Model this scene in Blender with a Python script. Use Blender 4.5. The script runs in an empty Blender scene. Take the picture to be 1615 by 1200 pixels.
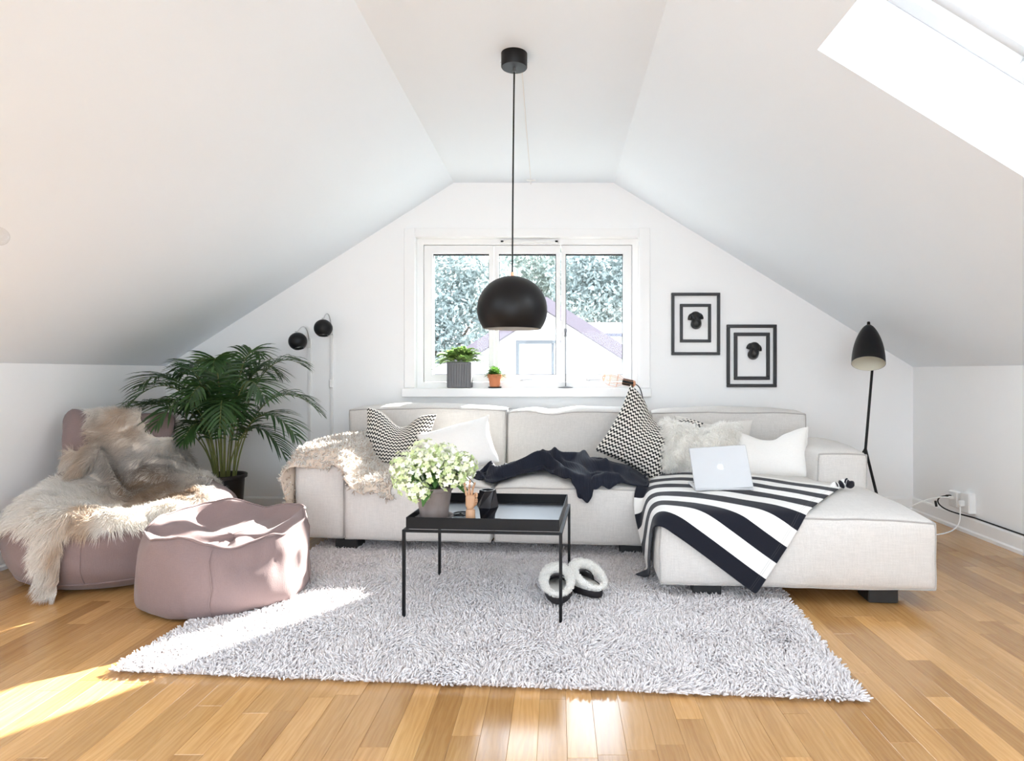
import bpy, math, random
import numpy as np
from mathutils import Vector, Matrix, noise
from mathutils.bvhtree import BVHTree

random.seed(7); noise.seed_set(7)
RNG = np.random.default_rng(7)
sc = bpy.context.scene
COL = sc.collection
PI = math.pi

# ------------------------------------------------------------------ camera, sky, sun, exposure
cam_d = bpy.data.cameras.new('camera')
cam = bpy.data.objects.new('camera', cam_d); COL.objects.link(cam)
cam.location = (0, 0, 0.96); cam.rotation_euler = (PI / 2, 0, 0)
cam_d.sensor_width = 36.0; cam_d.lens = 36.0 * 1000 / 1615
cam_d.shift_x = -72.5 / 1615; cam_d.shift_y = -12.0 / 1615
cam_d.clip_start = 0.05; cam_d.clip_end = 300
sc.camera = cam

wd = bpy.data.worlds.new('sky'); sc.world = wd; wd.use_nodes = True
bg = wd.node_tree.nodes['Background']
bg.inputs[0].default_value = (0.80, 0.905, 1.03, 1); bg.inputs[1].default_value = 5.0

sun_d = bpy.data.lights.new('sun', 'SUN'); sun_d.energy = 30.0; sun_d.angle = math.radians(0.6)
sun_d.color = (1.0, 0.955, 0.90)
sun = bpy.data.objects.new('sun', sun_d); COL.objects.link(sun)
SUN_TO = Vector((-0.675, -1.0, -1.206 * math.tan(math.radians(27.3))))   # the way the light travels
sun.rotation_euler = SUN_TO.to_track_quat('-Z', 'Y').to_euler()
sun.location = (8, 14, 9)

sc.view_settings.view_transform = 'Standard'; sc.view_settings.look = 'None'
sc.view_settings.exposure = 0.79; sc.view_settings.gamma = 1.0; sc.view_settings.use_curve_mapping = False
sc.cycles.max_bounces = 14; sc.cycles.diffuse_bounces = 8; sc.cycles.glossy_bounces = 4
sc.cycles.transparent_max_bounces = 16; sc.cycles.sample_clamp_indirect = 12.0

def portal(name, loc, sx, sy, normal):
    d = bpy.data.lights.new(name, 'AREA'); d.shape = 'RECTANGLE'; d.size = sx; d.size_y = sy
    d.cycles.is_portal = True
    o = bpy.data.objects.new(name, d); COL.objects.link(o); o.location = loc
    o.rotation_euler = Vector(normal).to_track_quat('-Z', 'Y').to_euler()
    return o

# ------------------------------------------------------------------ helpers
ORG = {}

def tag(o, label=None, cat=None, group=None, kind=None):
    if label: o['label'] = label
    if cat: o['category'] = cat
    if group: o['group'] = group
    if kind: o['kind'] = kind
    return o

def thing(name, loc, label, cat, group=None):
    o = bpy.data.objects.new(name, None); COL.objects.link(o); o.location = loc
    o.empty_display_size = 0.1
    ORG[o.name] = np.array(loc, float)
    return tag(o, label, cat, group)

def link(name, me, m, parent, origin):
    o = bpy.data.objects.new(name, me); COL.objects.link(o)
    if m: me.materials.append(m)
    ORG[o.name] = np.array(origin, float)
    base = ORG[parent.name] if parent else np.zeros(3)
    o.parent = parent; o.location = tuple(np.array(origin, float) - base)
    return o

def mk(name, verts, faces, m, parent=None, smooth=True, uv=None, angle=None, col=None):
    """One mesh object from world-space verts; origin at its bottom centre."""
    V = np.asarray(verts, float).reshape(-1, 3)
    lo, hi = V.min(0), V.max(0)
    org = np.array([(lo[0] + hi[0]) / 2, (lo[1] + hi[1]) / 2, lo[2]])
    me = bpy.data.meshes.new(name)
    if isinstance(faces, np.ndarray):
        nf, k = faces.shape
        me.vertices.add(len(V)); me.vertices.foreach_set('co', (V - org).ravel())
        me.loops.add(nf * k); me.loops.foreach_set('vertex_index', faces.ravel().astype(np.int32))
        me.polygons.add(nf)
        me.polygons.foreach_set('loop_start', np.arange(0, nf * k, k, dtype=np.int32))
        me.update(calc_edges=True)
    else:
        me.from_pydata((V - org).tolist(), [], faces); me.update()
    me.validate()
    if smooth:
        me.polygons.foreach_set('use_smooth', np.ones(len(me.polygons), bool))
        if angle: me.set_sharp_from_angle(angle=math.radians(angle))
    if uv is not None:
        l = me.uv_layers.new(name='UVMap')
        vi = np.empty(len(me.loops), np.int32); me.loops.foreach_get('vertex_index', vi)
        l.data.foreach_set('uv', np.asarray(uv, float)[vi].ravel())
    if col is not None:
        a = me.color_attributes.new('col', 'FLOAT_COLOR', 'POINT')
        c = np.ones((len(V), 4)); c[:, :3] = col
        a.data.foreach_set('color', c.ravel())
    return link(name, me, m, parent, org)

class MB:
    def __init__(s): s.v = []; s.f = []
    def add(s, vs, fs):
        b = len(s.v); s.v += [tuple(p) for p in vs]; s.f += [tuple(i + b for i in f) for f in fs]; return s
    def box(s, x0, x1, y0, y1, z0, z1, M=None):
        vs = [(x, y, z) for z in (z0, z1) for y in (y0, y1) for x in (x0, x1)]
        if M is not None: vs = [M @ Vector(p) for p in vs]
        return s.add(vs, [(0, 2, 3, 1), (4, 5, 7, 6), (0, 1, 5, 4), (2, 6, 7, 3), (0, 4, 6, 2), (1, 3, 7, 5)])
    def bbox(s, x0, x1, y0, y1, z0, z1, b, M=None):
        """box with chamfered edges"""
        c = [(x0 + x1) / 2, (y0 + y1) / 2, (z0 + z1) / 2]; h = [(x1 - x0) / 2, (y1 - y0) / 2, (z1 - z0) / 2]
        vs, idx = [], {}
        for sx in (-1, 1):
            for sy in (-1, 1):
                for sz in (-1, 1):
                    for a in range(3):
                        p = [sx * (h[0] - b), sy * (h[1] - b), sz * (h[2] - b)]
                        p[a] += (sx, sy, sz)[a] * b
                        idx[(sx, sy, sz, a)] = len(vs); vs.append([c[i] + p[i] for i in range(3)])
        fs = []
        for a in range(3):
            o1, o2 = [i for i in range(3) if i != a]
            for sg in (-1, 1):
                q = []
                for e1, e2 in ((-1, -1), (1, -1), (1, 1), (-1, 1)):
                    k = [0, 0, 0]; k[a] = sg; k[o1] = e1; k[o2] = e2; q.append(idx[(*k, a)])
                flip = (sg > 0) == (a == 1)
                fs.append(tuple(q[::-1]) if flip else tuple(q))
        for a in range(3):
            o1, o2 = [i for i in range(3) if i != a]
            for e1 in (-1, 1):
                for e2 in (-1, 1):
                    k0 = [0, 0, 0]; k0[a] = -1; k0[o1] = e1; k0[o2] = e2; k1 = list(k0); k1[a] = 1
                    fs.append((idx[(*k0, o1)], idx[(*k1, o1)], idx[(*k1, o2)], idx[(*k0, o2)]))
        for sx in (-1, 1):
            for sy in (-1, 1):
                for sz in (-1, 1): fs.append(tuple(idx[(sx, sy, sz, a)] for a in range(3)))
        if M is not None: vs = [M @ Vector(p) for p in vs]
        return s.add(vs, fs)
    def ring(s, o, i, y0, y1):
        """rectangular frame: o, i = (x0,x1,z0,z1) outer and inner"""
        s.box(o[0], i[0], y0, y1, o[2], o[3]); s.box(i[1], o[1], y0, y1, o[2], o[3])
        s.box(i[0], i[1], y0, y1, o[2], i[2]); s.box(i[0], i[1], y0, y1, i[3], o[3]); return s
    def tube(s, pts, r, n=8, cap=True, closed=False):
        P = [Vector(p) for p in pts]; m = len(P)
        rr = r if isinstance(r, (list, tuple, np.ndarray)) else [r] * m
        T = []
        for i in range(m):
            a = P[(i - 1) % m] if (closed or i > 0) else P[i]; b = P[(i + 1) % m] if (closed or i < m - 1) else P[i]
            t = (b - a); T.append(t.normalized() if t.length > 1e-9 else Vector((0, 0, 1)))
        up = Vector((0, 0, 1)) if abs(T[0].z) < 0.9 else Vector((1, 0, 0))
        N = (up - T[0] * up.dot(T[0])).normalized(); vs = []
        for i in range(m):
            N = (N - T[i] * N.dot(T[i])).normalized(); B = T[i].cross(N)
            for k in range(n):
                a = 2 * PI * k / n; vs.append(P[i] + (N * math.cos(a) + B * math.sin(a)) * rr[i])
        fs = []
        for i in range(m if closed else m - 1):
            j = (i + 1) % m
            for k in range(n):
                fs.append((i * n + k, i * n + (k + 1) % n, j * n + (k + 1) % n, j * n + k))
        if cap and not closed:
            fs.append(tuple(range(n))[::-1]); fs.append(tuple((m - 1) * n + k for k in range(n)))
        return s.add(vs, fs)
    def lathe(s, prof, c=(0, 0, 0), n=32, M=None, capb=False, capt=False):
        vs = []
        for r, z in prof:
            for k in range(n):
                a = 2 * PI * k / n; vs.append((c[0] + r * math.cos(a), c[1] + r * math.sin(a), c[2] + z))
        fs = []
        for i in range(len(prof) - 1):
            for k in range(n):
                fs.append((i * n + k, i * n + (k + 1) % n, (i + 1) * n + (k + 1) % n, (i + 1) * n + k))
        if capb: fs.append(tuple(range(n))[::-1])
        if capt: fs.append(tuple((len(prof) - 1) * n + k for k in range(n)))
        if M is not None: vs = [M @ Vector(p) for p in vs]
        return s.add(vs, fs)
    def build(s, name, m, parent=None, smooth=True, angle=35):
        return mk(name, s.v, s.f, m, parent, smooth, angle=angle)

def axis_matrix(origin, z, x=(1, 0, 0)):
    z = Vector(z).normalized(); x = Vector(x); x = (x - z * x.dot(z)).normalized(); y = z.cross(x)
    return Matrix(((x.x, y.x, z.x, origin[0]), (x.y, y.y, z.y, origin[1]), (x.z, y.z, z.z, origin[2]), (0, 0, 0, 1)))

def bez(P, n):
    P = [Vector(p) for p in P]; out = []
    for i in range(n + 1):
        t = i / n; Q = P[:]
        while len(Q) > 1: Q = [Q[k].lerp(Q[k + 1], t) for k in range(len(Q) - 1)]
        out.append(Q[0])
    return out

def fbm(p, s=1.0, o=3):
    return noise.fractal(Vector(p) * s, 1.0, 2.0, o)

# sofa, table and rug stand turned 4.5 degrees to the room
CS, SN = math.cos(math.radians(4.5)), math.sin(math.radians(4.5))
def L2W(V):
    V = np.asarray(V, float).reshape(-1, 3); o = V.copy()
    o[:, 0] = V[:, 0] * CS + V[:, 1] * SN; o[:, 1] = -V[:, 0] * SN + V[:, 1] * CS
    return o
def lw(x, y, z): return tuple(L2W([(x, y, z)])[0])
MLW = Matrix(((CS, SN, 0, 0), (-SN, CS, 0, 0), (0, 0, 1, 0), (0, 0, 0, 1)))

def mesh_bvh(objs):
    vs, fs = [], []
    for o in objs:
        b = len(vs); org = ORG[o.name]
        vs += [tuple(np.array(v.co) + org) for v in o.data.vertices]
        fs += [tuple(i + b for i in p.vertices) for p in o.data.polygons]
    return BVHTree.FromPolygons(vs, fs)

def drape(P, hu, hv, bvh, steps=160, thick=0.008, mask=None, iters=6, g=-9.8, damp=0.985, fric=0.7, floor=0.0, bend=0.25, fixed=None):
    """Small position-based cloth: P (nu,nv,3) start positions, hu/hv rest spacing."""
    nu, nv = P.shape[:2]; X = P.reshape(-1, 3).copy(); Xp = X.copy()
    ok = np.ones(nu * nv, bool) if mask is None else mask.ravel()
    I = np.arange(nu * nv).reshape(nu, nv); batches = []
    def add(a, b, par, L, k):
        a, b, par = a.ravel(), b.ravel(), par.ravel()
        e = ok[a] & ok[b]
        for q in np.unique(par):
            s = e & (par == q)
            if s.any(): batches.append((a[s], b[s], L, k))
    iu, iv = np.meshgrid(np.arange(nu), np.arange(nv), indexing='ij')
    add(I[:-1], I[1:], iu[:-1] % 2, hu, 1.0); add(I[:, :-1], I[:, 1:], iv[:, :-1] % 2, hv, 1.0)
    d = math.hypot(hu, hv)
    add(I[:-1, :-1], I[1:, 1:], iu[:-1, :-1] % 2, d, 0.5); add(I[1:, :-1], I[:-1, 1:], iu[:-1, :-1] % 2, d, 0.5)
    add(I[:-2], I[2:], (iu[:-2] // 2) % 2, 2 * hu, bend); add(I[:, :-2], I[:, 2:], (iv[:, :-2] // 2) % 2, 2 * hv, bend)
    add(I[:-4], I[4:], (iu[:-4] // 4) % 2, 4 * hu, bend * 0.4); add(I[:, :-4], I[:, 4:], (iv[:, :-4] // 4) % 2, 4 * hv, bend * 0.4)
    dt = 1 / 60; act = np.nonzero(ok)[0]; X0 = X.copy()
    for st in range(steps):
        V = (X - Xp) * damp; sp = np.linalg.norm(V, axis=1, keepdims=True)
        V *= np.minimum(1, 0.03 / np.maximum(sp, 1e-9))
        Xp = X.copy(); X = X + V; X[:, 2] += g * dt * dt * 0.5
        for it in range(iters):
            for a, b, L, k in batches:
                D = X[b] - X[a]; l = np.linalg.norm(D, axis=1, keepdims=True)
                C = D * (0.5 * k * (1 - L / np.maximum(l, 1e-9)))
                X[a] += C; X[b] -= C
            if it not in (iters // 2, iters - 1): continue
            for i in act:
                p = Vector(X[i]); r = bvh.find_nearest(p, 0.16)
                if r[0] is None: continue
                w = p - r[0]; s = w.dot(r[1])
                if s < thick:
                    q = r[0] + r[1] * thick; X[i] = q
                    tv = X[i] - Xp[i]; nn = np.array(r[1]); tv = tv - nn * tv.dot(nn)
                    Xp[i] = X[i] - tv * (1 - fric)
            lowz = X[:, 2] < floor; X[lowz, 2] = floor; Xp[lowz] = X[lowz]
        if fixed is not None: X[fixed] = X0[fixed]; Xp[fixed] = X0[fixed]
    return X.reshape(nu, nv, 3)

def grid_normals(X):
    du = np.gradient(X, axis=0); dv = np.gradient(X, axis=1)
    n = np.cross(du, dv); return n / np.maximum(np.linalg.norm(n, axis=2, keepdims=True), 1e-9)

def cloth_mesh(name, X, m, parent=None, mask=None, thick=0.004, uv=None, subdiv=1):
    """Two-sided sheet from a grid, with hem thickness."""
    nu, nv = X.shape[:2]; N = grid_normals(X)
    if N[..., 2].mean() < 0: N = -N; flip = True
    else: flip = False
    ok = np.ones((nu, nv), bool) if mask is None else mask
    idx = -np.ones((nu, nv), int); idx[ok] = np.arange(ok.sum()); n1 = ok.sum()
    top = X[ok] + N[ok] * thick / 2; bot = X[ok] - N[ok] * thick / 2
    F, edge = [], {}
    for i in range(nu - 1):
        for j in range(nv - 1):
            q = [idx[i, j], idx[i + 1, j], idx[i + 1, j + 1], idx[i, j + 1]]
            if min(q) < 0: continue
            if flip: q = q[::-1]
            F.append(tuple(q)); F.append(tuple(k + n1 for k in q[::-1]))
            for k in range(4):
                e = (q[k], q[(k + 1) % 4])
                if (e[1], e[0]) in edge: del edge[(e[1], e[0])]
                else: edge[e] = 1
    for a, b in edge: F.append((b, a, a + n1, b + n1))
    U = None
    if uv is not None: U = np.concatenate([uv[ok], uv[ok]])
    o = mk(name, np.concatenate([top, bot]), F, m, parent, True, uv=U)
    if subdiv:
        s = o.modifiers.new('sub', 'SUBSURF'); s.levels = subdiv; s.render_levels = subdiv
    return o

def scatter(V, F, n, rng=RNG, up_only=None):
    """random points on triangles/quads: returns positions, normals, face ids"""
    V = np.asarray(V, float); T = []
    for f in F:
        T.append(f[:3])
        if len(f) == 4: T.append((f[0], f[2], f[3]))
    T = np.array(T); A, B, C = V[T[:, 0]], V[T[:, 1]], V[T[:, 2]]
    N = np.cross(B - A, C - A); ar = np.linalg.norm(N, axis=1); N = N / np.maximum(ar[:, None], 1e-12)
    k = rng.choice(len(T), n, p=ar / ar.sum())
    u, v = rng.random(n), rng.random(n); s = u + v > 1; u[s], v[s] = 1 - u[s], 1 - v[s]
    return A[k] + (B[k] - A[k]) * u[:, None] + (C[k] - A[k]) * v[:, None], N[k]

def unit(a): return a / np.maximum(np.linalg.norm(a, axis=-1, keepdims=True), 1e-9)

def ribbons(P, D, L, W, bend, segs=2, rng=RNG):
    """flat tapering hairs. P roots, D directions, L lengths, W widths, bend vectors. returns verts, tri faces, verts per hair"""
    n = len(P); S = unit(np.cross(D, rng.normal(size=(n, 3)))); W = np.broadcast_to(W, (n,)); L = np.broadcast_to(L, (n,))
    rows = []
    for i in range(segs):
        t = i / segs
        c = P + D * (L * t)[:, None] + bend * (L * t * t)[:, None]; w = (W * (1 - 0.55 * t) / 2)[:, None]
        rows += [c - S * w, c + S * w]
    rows.append(P + D * L[:, None] + bend * L[:, None])
    k = 2 * segs + 1; V = np.stack(rows, 1).reshape(-1, 3); b = (np.arange(n) * k)[:, None, None]
    t = []
    for i in range(segs - 1): t += [(2 * i, 2 * i + 1, 2 * i + 3), (2 * i, 2 * i + 3, 2 * i + 2)]
    t.append((2 * segs - 2, 2 * segs - 1, 2 * segs))
    return V, (b + np.array(t)[None]).reshape(-1, 3), k

def tufts(P, D, L, R, bend, sides=3, rng=RNG):
    """little solid yarn ends: two rings and a blunt tip"""
    n = len(P); S = unit(np.cross(D, rng.normal(size=(n, 3)))); B = np.cross(D, S); rows = []
    for t, w in ((0, 1.0), (0.55, 1.05), (0.95, 0.55)):
        c = P + D * (L * t)[:, None] + bend * (L * t * t)[:, None]
        for k in range(sides):
            a = 2 * PI * k / sides; rows.append(c + (S * math.cos(a) + B * math.sin(a)) * (R * w)[:, None])
    k = 3 * sides; V = np.stack(rows, 1).reshape(-1, 3); t = []
    for r in range(2):
        for q in range(sides):
            a, b2 = r * sides + q, r * sides + (q + 1) % sides
            t += [(a, b2, b2 + sides), (a, b2 + sides, a + sides)]
    t.append((2 * sides, 2 * sides + 1, 2 * sides + 2))
    return V, ((np.arange(n) * k)[:, None, None] + np.array(t)[None]).reshape(-1, 3), k

# star-shaped surfaces traced from a distance function
def star(center, sdf, nt=64, np_=40, rmax=1.5):
    c = np.array(center, float)
    th = np.linspace(0, 2 * PI, nt, endpoint=False); ph = np.linspace(0, PI, np_ + 1)[1:-1]
    D = np.array([(math.sin(p) * math.cos(t), math.sin(p) * math.sin(t), math.cos(p)) for p in ph for t in th] + [(0, 0, 1), (0, 0, -1)])
    lo = np.zeros(len(D)); hi = np.full(len(D), rmax)
    # march outwards to the first exit
    r = np.full(len(D), 0.0); done = np.zeros(len(D), bool); st = rmax / 160
    for i in range(160):
        d = sdf(c + D * (r + st)[:, None]); out = (d > 0) & ~done
        lo[out] = r[out]; hi[out] = r[out] + st; done |= out; r = np.where(done, r, r + st)
    for i in range(18):
        m = (lo + hi) / 2; d = sdf(c + D * m[:, None]); lo = np.where(d < 0, m, lo); hi = np.where(d < 0, hi, m)
    V = c + D * ((lo + hi) / 2)[:, None]; R = len(ph); F = []
    for i in range(R - 1):
        for k in range(nt):
            F.append((i * nt + k, (i + 1) * nt + k, (i + 1) * nt + (k + 1) % nt, i * nt + (k + 1) % nt))
    for k in range(nt):
        F.append((R * nt, k, (k + 1) % nt)); F.append((R * nt + 1, (R - 1) * nt + (k + 1) % nt, (R - 1) * nt + k))
    return V, F
def sd_ell(P, c, r, M=None):
    q = P - np.array(c)
    if M is not None: q = q @ M
    r = np.array(r); k0 = np.linalg.norm(q / r, axis=1); k1 = np.linalg.norm(q / (r * r), axis=1)
    return k0 * (k0 - 1) / np.maximum(k1, 1e-9)
def sd_box(P, c, h, r, M=None):
    q = P - np.array(c)
    if M is not None: q = q @ M
    q = np.abs(q) - (np.array(h) - r)
    return np.linalg.norm(np.maximum(q, 0), axis=1) + np.minimum(q.max(1), 0) - r
def sd_cyl(P, c, R, h, r):
    q = P - np.array(c); a = np.linalg.norm(q[:, :2], axis=1) - R + r; b = np.abs(q[:, 2]) - h + r
    return np.minimum(np.maximum(a, b), 0) + np.hypot(np.maximum(a, 0), np.maximum(b, 0)) - r
def smin(a, b, k):
    h = np.clip(0.5 + 0.5 * (b - a) / k, 0, 1); return b * (1 - h) + a * h - k * h * (1 - h)
def smax(a, b, k): return -smin(-a, -b, k)
def rotz(a):
    c, s = math.cos(a), math.sin(a); return np.array(((c, -s, 0), (s, c, 0), (0, 0, 1)))
def rotx(a):
    c, s = math.cos(a), math.sin(a); return np.array(((1, 0, 0), (0, c, -s), (0, s, c)))
def roty(a):
    c, s = math.cos(a), math.sin(a); return np.array(((c, 0, s), (0, 1, 0), (-s, 0, c)))

# ------------------------------------------------------------------ materials
class NT:
    def __init__(s, name):
        s.m = bpy.data.materials.new(name); s.m.use_nodes = True; s.t = s.m.node_tree; s.t.nodes.clear()
        s.out = s.n('ShaderNodeOutputMaterial')
    def n(s, t, **k):
        o = s.t.nodes.new(t)
        for a, b in k.items(): setattr(o, a, b)
        return o
    def l(s, a, b): s.t.links.new(a, b)
    def math(s, op, a, b=None, c=None):
        o = s.n('ShaderNodeMath', operation=op)
        for i, x in enumerate((a, b, c)):
            if x is None: continue
            if isinstance(x, (int, float)): o.inputs[i].default_value = x
            else: s.l(x, o.inputs[i])
        return o.outputs[0]
    def noise(s, vec, scale, detail=3, rough=0.5, dist=0):
        o = s.n('ShaderNodeTexNoise'); o.inputs['Scale'].default_value = scale; o.inputs['Detail'].default_value = detail
        o.inputs['Roughness'].default_value = rough; o.inputs['Distortion'].default_value = dist
        if vec is not None: s.l(vec, o.inputs['Vector'])
        return o.outputs['Fac']
    def mapv(s, vec, scale=(1, 1, 1), rot=(0, 0, 0)):
        o = s.n('ShaderNodeMapping'); o.inputs['Scale'].default_value = scale; o.inputs['Rotation'].default_value = rot
        s.l(vec, o.inputs['Vector']); return o.outputs[0]
    def mix(s, f, a, b):
        o = s.n('ShaderNodeMix', data_type='RGBA')
        for k, x in (('Factor', f), ('A', a), ('B', b)):
            i = [q for q in o.inputs if q.name == k and (q.type == 'RGBA' or k == 'Factor' and q.type == 'VALUE')][0]
            if isinstance(x, (int, float)): i.default_value = x
            elif isinstance(x, tuple): i.default_value = (*x, 1) if len(x) == 3 else x
            else: s.l(x, i)
        return [q for q in o.outputs if q.type == 'RGBA'][0]
    def bump(s, h, strength=0.2, dist=0.002):
        o = s.n('ShaderNodeBump'); o.inputs['Strength'].default_value = strength; o.inputs['Distance'].default_value = dist
        s.l(h, o.inputs['Height']); return o.outputs[0]
    def bsdf(s, color, rough=0.5, metal=0, normal=None, sheen=0, spec=0.5, **k):
        o = s.n('ShaderNodeBsdfPrincipled')
        if isinstance(color, tuple): o.inputs['Base Color'].default_value = (*color, 1)
        else: s.l(color, o.inputs['Base Color'])
        if isinstance(rough, (int, float)): o.inputs['Roughness'].default_value = rough
        else: s.l(rough, o.inputs['Roughness'])
        o.inputs['Metallic'].default_value = metal; o.inputs['Specular IOR Level'].default_value = spec
        o.inputs['Sheen Weight'].default_value = sheen
        for a, b in k.items(): o.inputs[a.replace('_', ' ')].default_value = b
        if normal is not None: s.l(normal, o.inputs['Normal'])
        s.l(o.outputs[0], s.out.inputs[0]); return o
    def coord(s, k='Object'): return s.n('ShaderNodeTexCoord').outputs[k]

def mul(c, f): return tuple(min(1, x * f) for x in c)
def pm(name, c, rough=0.5, var=0.06, scale=8, bump=0.1, bscale=150, bd=0.001, metal=0, sheen=0, spec=0.5, **k):
    t = NT(name); v = t.coord()
    col = t.mix(t.noise(v, scale, 4), mul(c, 1 - var), mul(c, 1 + var))
    t.bsdf(col, rough, metal, t.bump(t.noise(v, bscale, 3), bump, bd) if bump else None, sheen, spec, **k)
    return t.m

def linen(name, c, var=0.10):
    t = NT(name); v = t.coord()
    a = t.noise(t.mapv(v, (14, 260, 260)), 1.0, 3); b = t.noise(t.mapv(v, (260, 260, 14)), 1.0, 3); d = t.noise(t.mapv(v, (260, 14, 260)), 1.0, 3)
    h = t.math('MULTIPLY', t.math('ADD', t.math('ADD', a, b), d), 0.3333)
    h2 = t.math('MULTIPLY_ADD', t.math('SUBTRACT', h, 0.5), 3.2, 0.5)
    col = t.mix(h2, mul(c, 1 - var), mul(c, 1 + var))
    t.bsdf(col, 0.9, 0, t.bump(h, 0.5, 0.002), 0.15, 0.2)
    return t.m

def hairmat(name, rough=0.75, c=None, var=0.12, trans=0.0):
    t = NT(name)
    if c is None:
        a = t.n('ShaderNodeVertexColor'); a.layer_name = 'col'; col = a.outputs[0]
    else:
        g = t.n('ShaderNodeNewGeometry'); col = t.mix(g.outputs['Random Per Island'], mul(c, 1 - var), mul(c, 1 + var))
    p = t.bsdf(col, rough, 0, None, 0.2, 0.25)
    if trans:
        tr = t.n('ShaderNodeBsdfTranslucent'); t.l(col, tr.inputs[0]); x = t.n('ShaderNodeMixShader'); x.inputs[0].default_value = trans
        t.l(p.outputs[0], x.inputs[1]); t.l(tr.outputs[0], x.inputs[2]); t.l(x.outputs[0], t.out.inputs[0])
    return t.m

M = {}
def wallmat(name, c):
    t = NT(name); v = t.coord()
    col = t.mix(t.noise(v, 1.3, 3), mul(c, 0.985), mul(c, 1.015))
    t.bsdf(col, 0.65, 0, t.bump(t.noise(v, 220, 3), 0.06, 0.001), 0, 0.25); return t.m
M['wall'] = wallmat('painted_wall', (0.895, 0.90, 0.90))
M['ceil'] = wallmat('painted_ceiling', (0.84, 0.895, 0.945))
M['trim'] = pm('white_gloss_paint', (0.88, 0.88, 0.875), 0.35, 0.01, 3, 0.03, 90)
M['linen'] = linen('sofa_linen', (0.605, 0.580, 0.552))
M['black'] = pm('black_powder_coat', (0.007, 0.007, 0.008), 0.40, 0.15, 30, 0.08, 500, spec=0.25)
M['blackmatt'] = pm('matt_black_paint', (0.005, 0.0042, 0.0042), 0.42, 0.12, 25, 0.03, 300, spec=0.28)
M['blackwood'] = pm('black_stained_wood', (0.02, 0.02, 0.02), 0.5, 0.3, 30, 0.2, 200)
M['white_plastic'] = pm('white_plastic', (0.80, 0.80, 0.79), 0.35, 0.02, 20, 0.02, 200)
M['cream'] = pm('cream_lacquer', (0.72, 0.69, 0.58), 0.45, 0.03, 12, 0.03, 200)
M['lamp_white'] = pm('white_lamp_enamel', (0.78, 0.76, 0.73), 0.4, 0.02, 12, 0.02, 200)
M['chrome'] = pm('brushed_steel', (0.62, 0.62, 0.63), 0.28, 0.05, 60, 0.03, 400, metal=1)
M['steel_dark'] = pm('dark_steel', (0.20, 0.20, 0.21), 0.35, 0.05, 60, 0.03, 400, metal=0.6)
M['copper'] = pm('copper', (0.78, 0.40, 0.25), 0.3, 0.06, 60, 0.03, 400, metal=1)

def glass_mat(name, tint=(1, 1, 1), k=0.06):
    t = NT(name); a = t.n('ShaderNodeBsdfTransparent'); a.inputs[0].default_value = (*tint, 1)
    g = t.n('ShaderNodeBsdfGlossy'); g.inputs['Roughness'].default_value = 0.02
    f = t.n('ShaderNodeLayerWeight'); f.inputs[0].default_value = 0.5
    sch = t.math('MULTIPLY_ADD', t.math('POWER', f.outputs['Facing'], 5.0), 0.8, 0.012)
    wob = t.noise(t.coord(), 2.0, 1); t.l(t.math('MULTIPLY_ADD', wob, 0.02, 0.01), g.inputs['Roughness'])
    x = t.n('ShaderNodeMixShader'); t.l(sch, x.inputs[0]); t.l(a.outputs[0], x.inputs[1]); t.l(g.outputs[0], x.inputs[2])
    t.l(x.outputs[0], t.out.inputs[0]); return t.m
M['glass'] = glass_mat('window_glass', (0.97, 0.98, 0.98))

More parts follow.
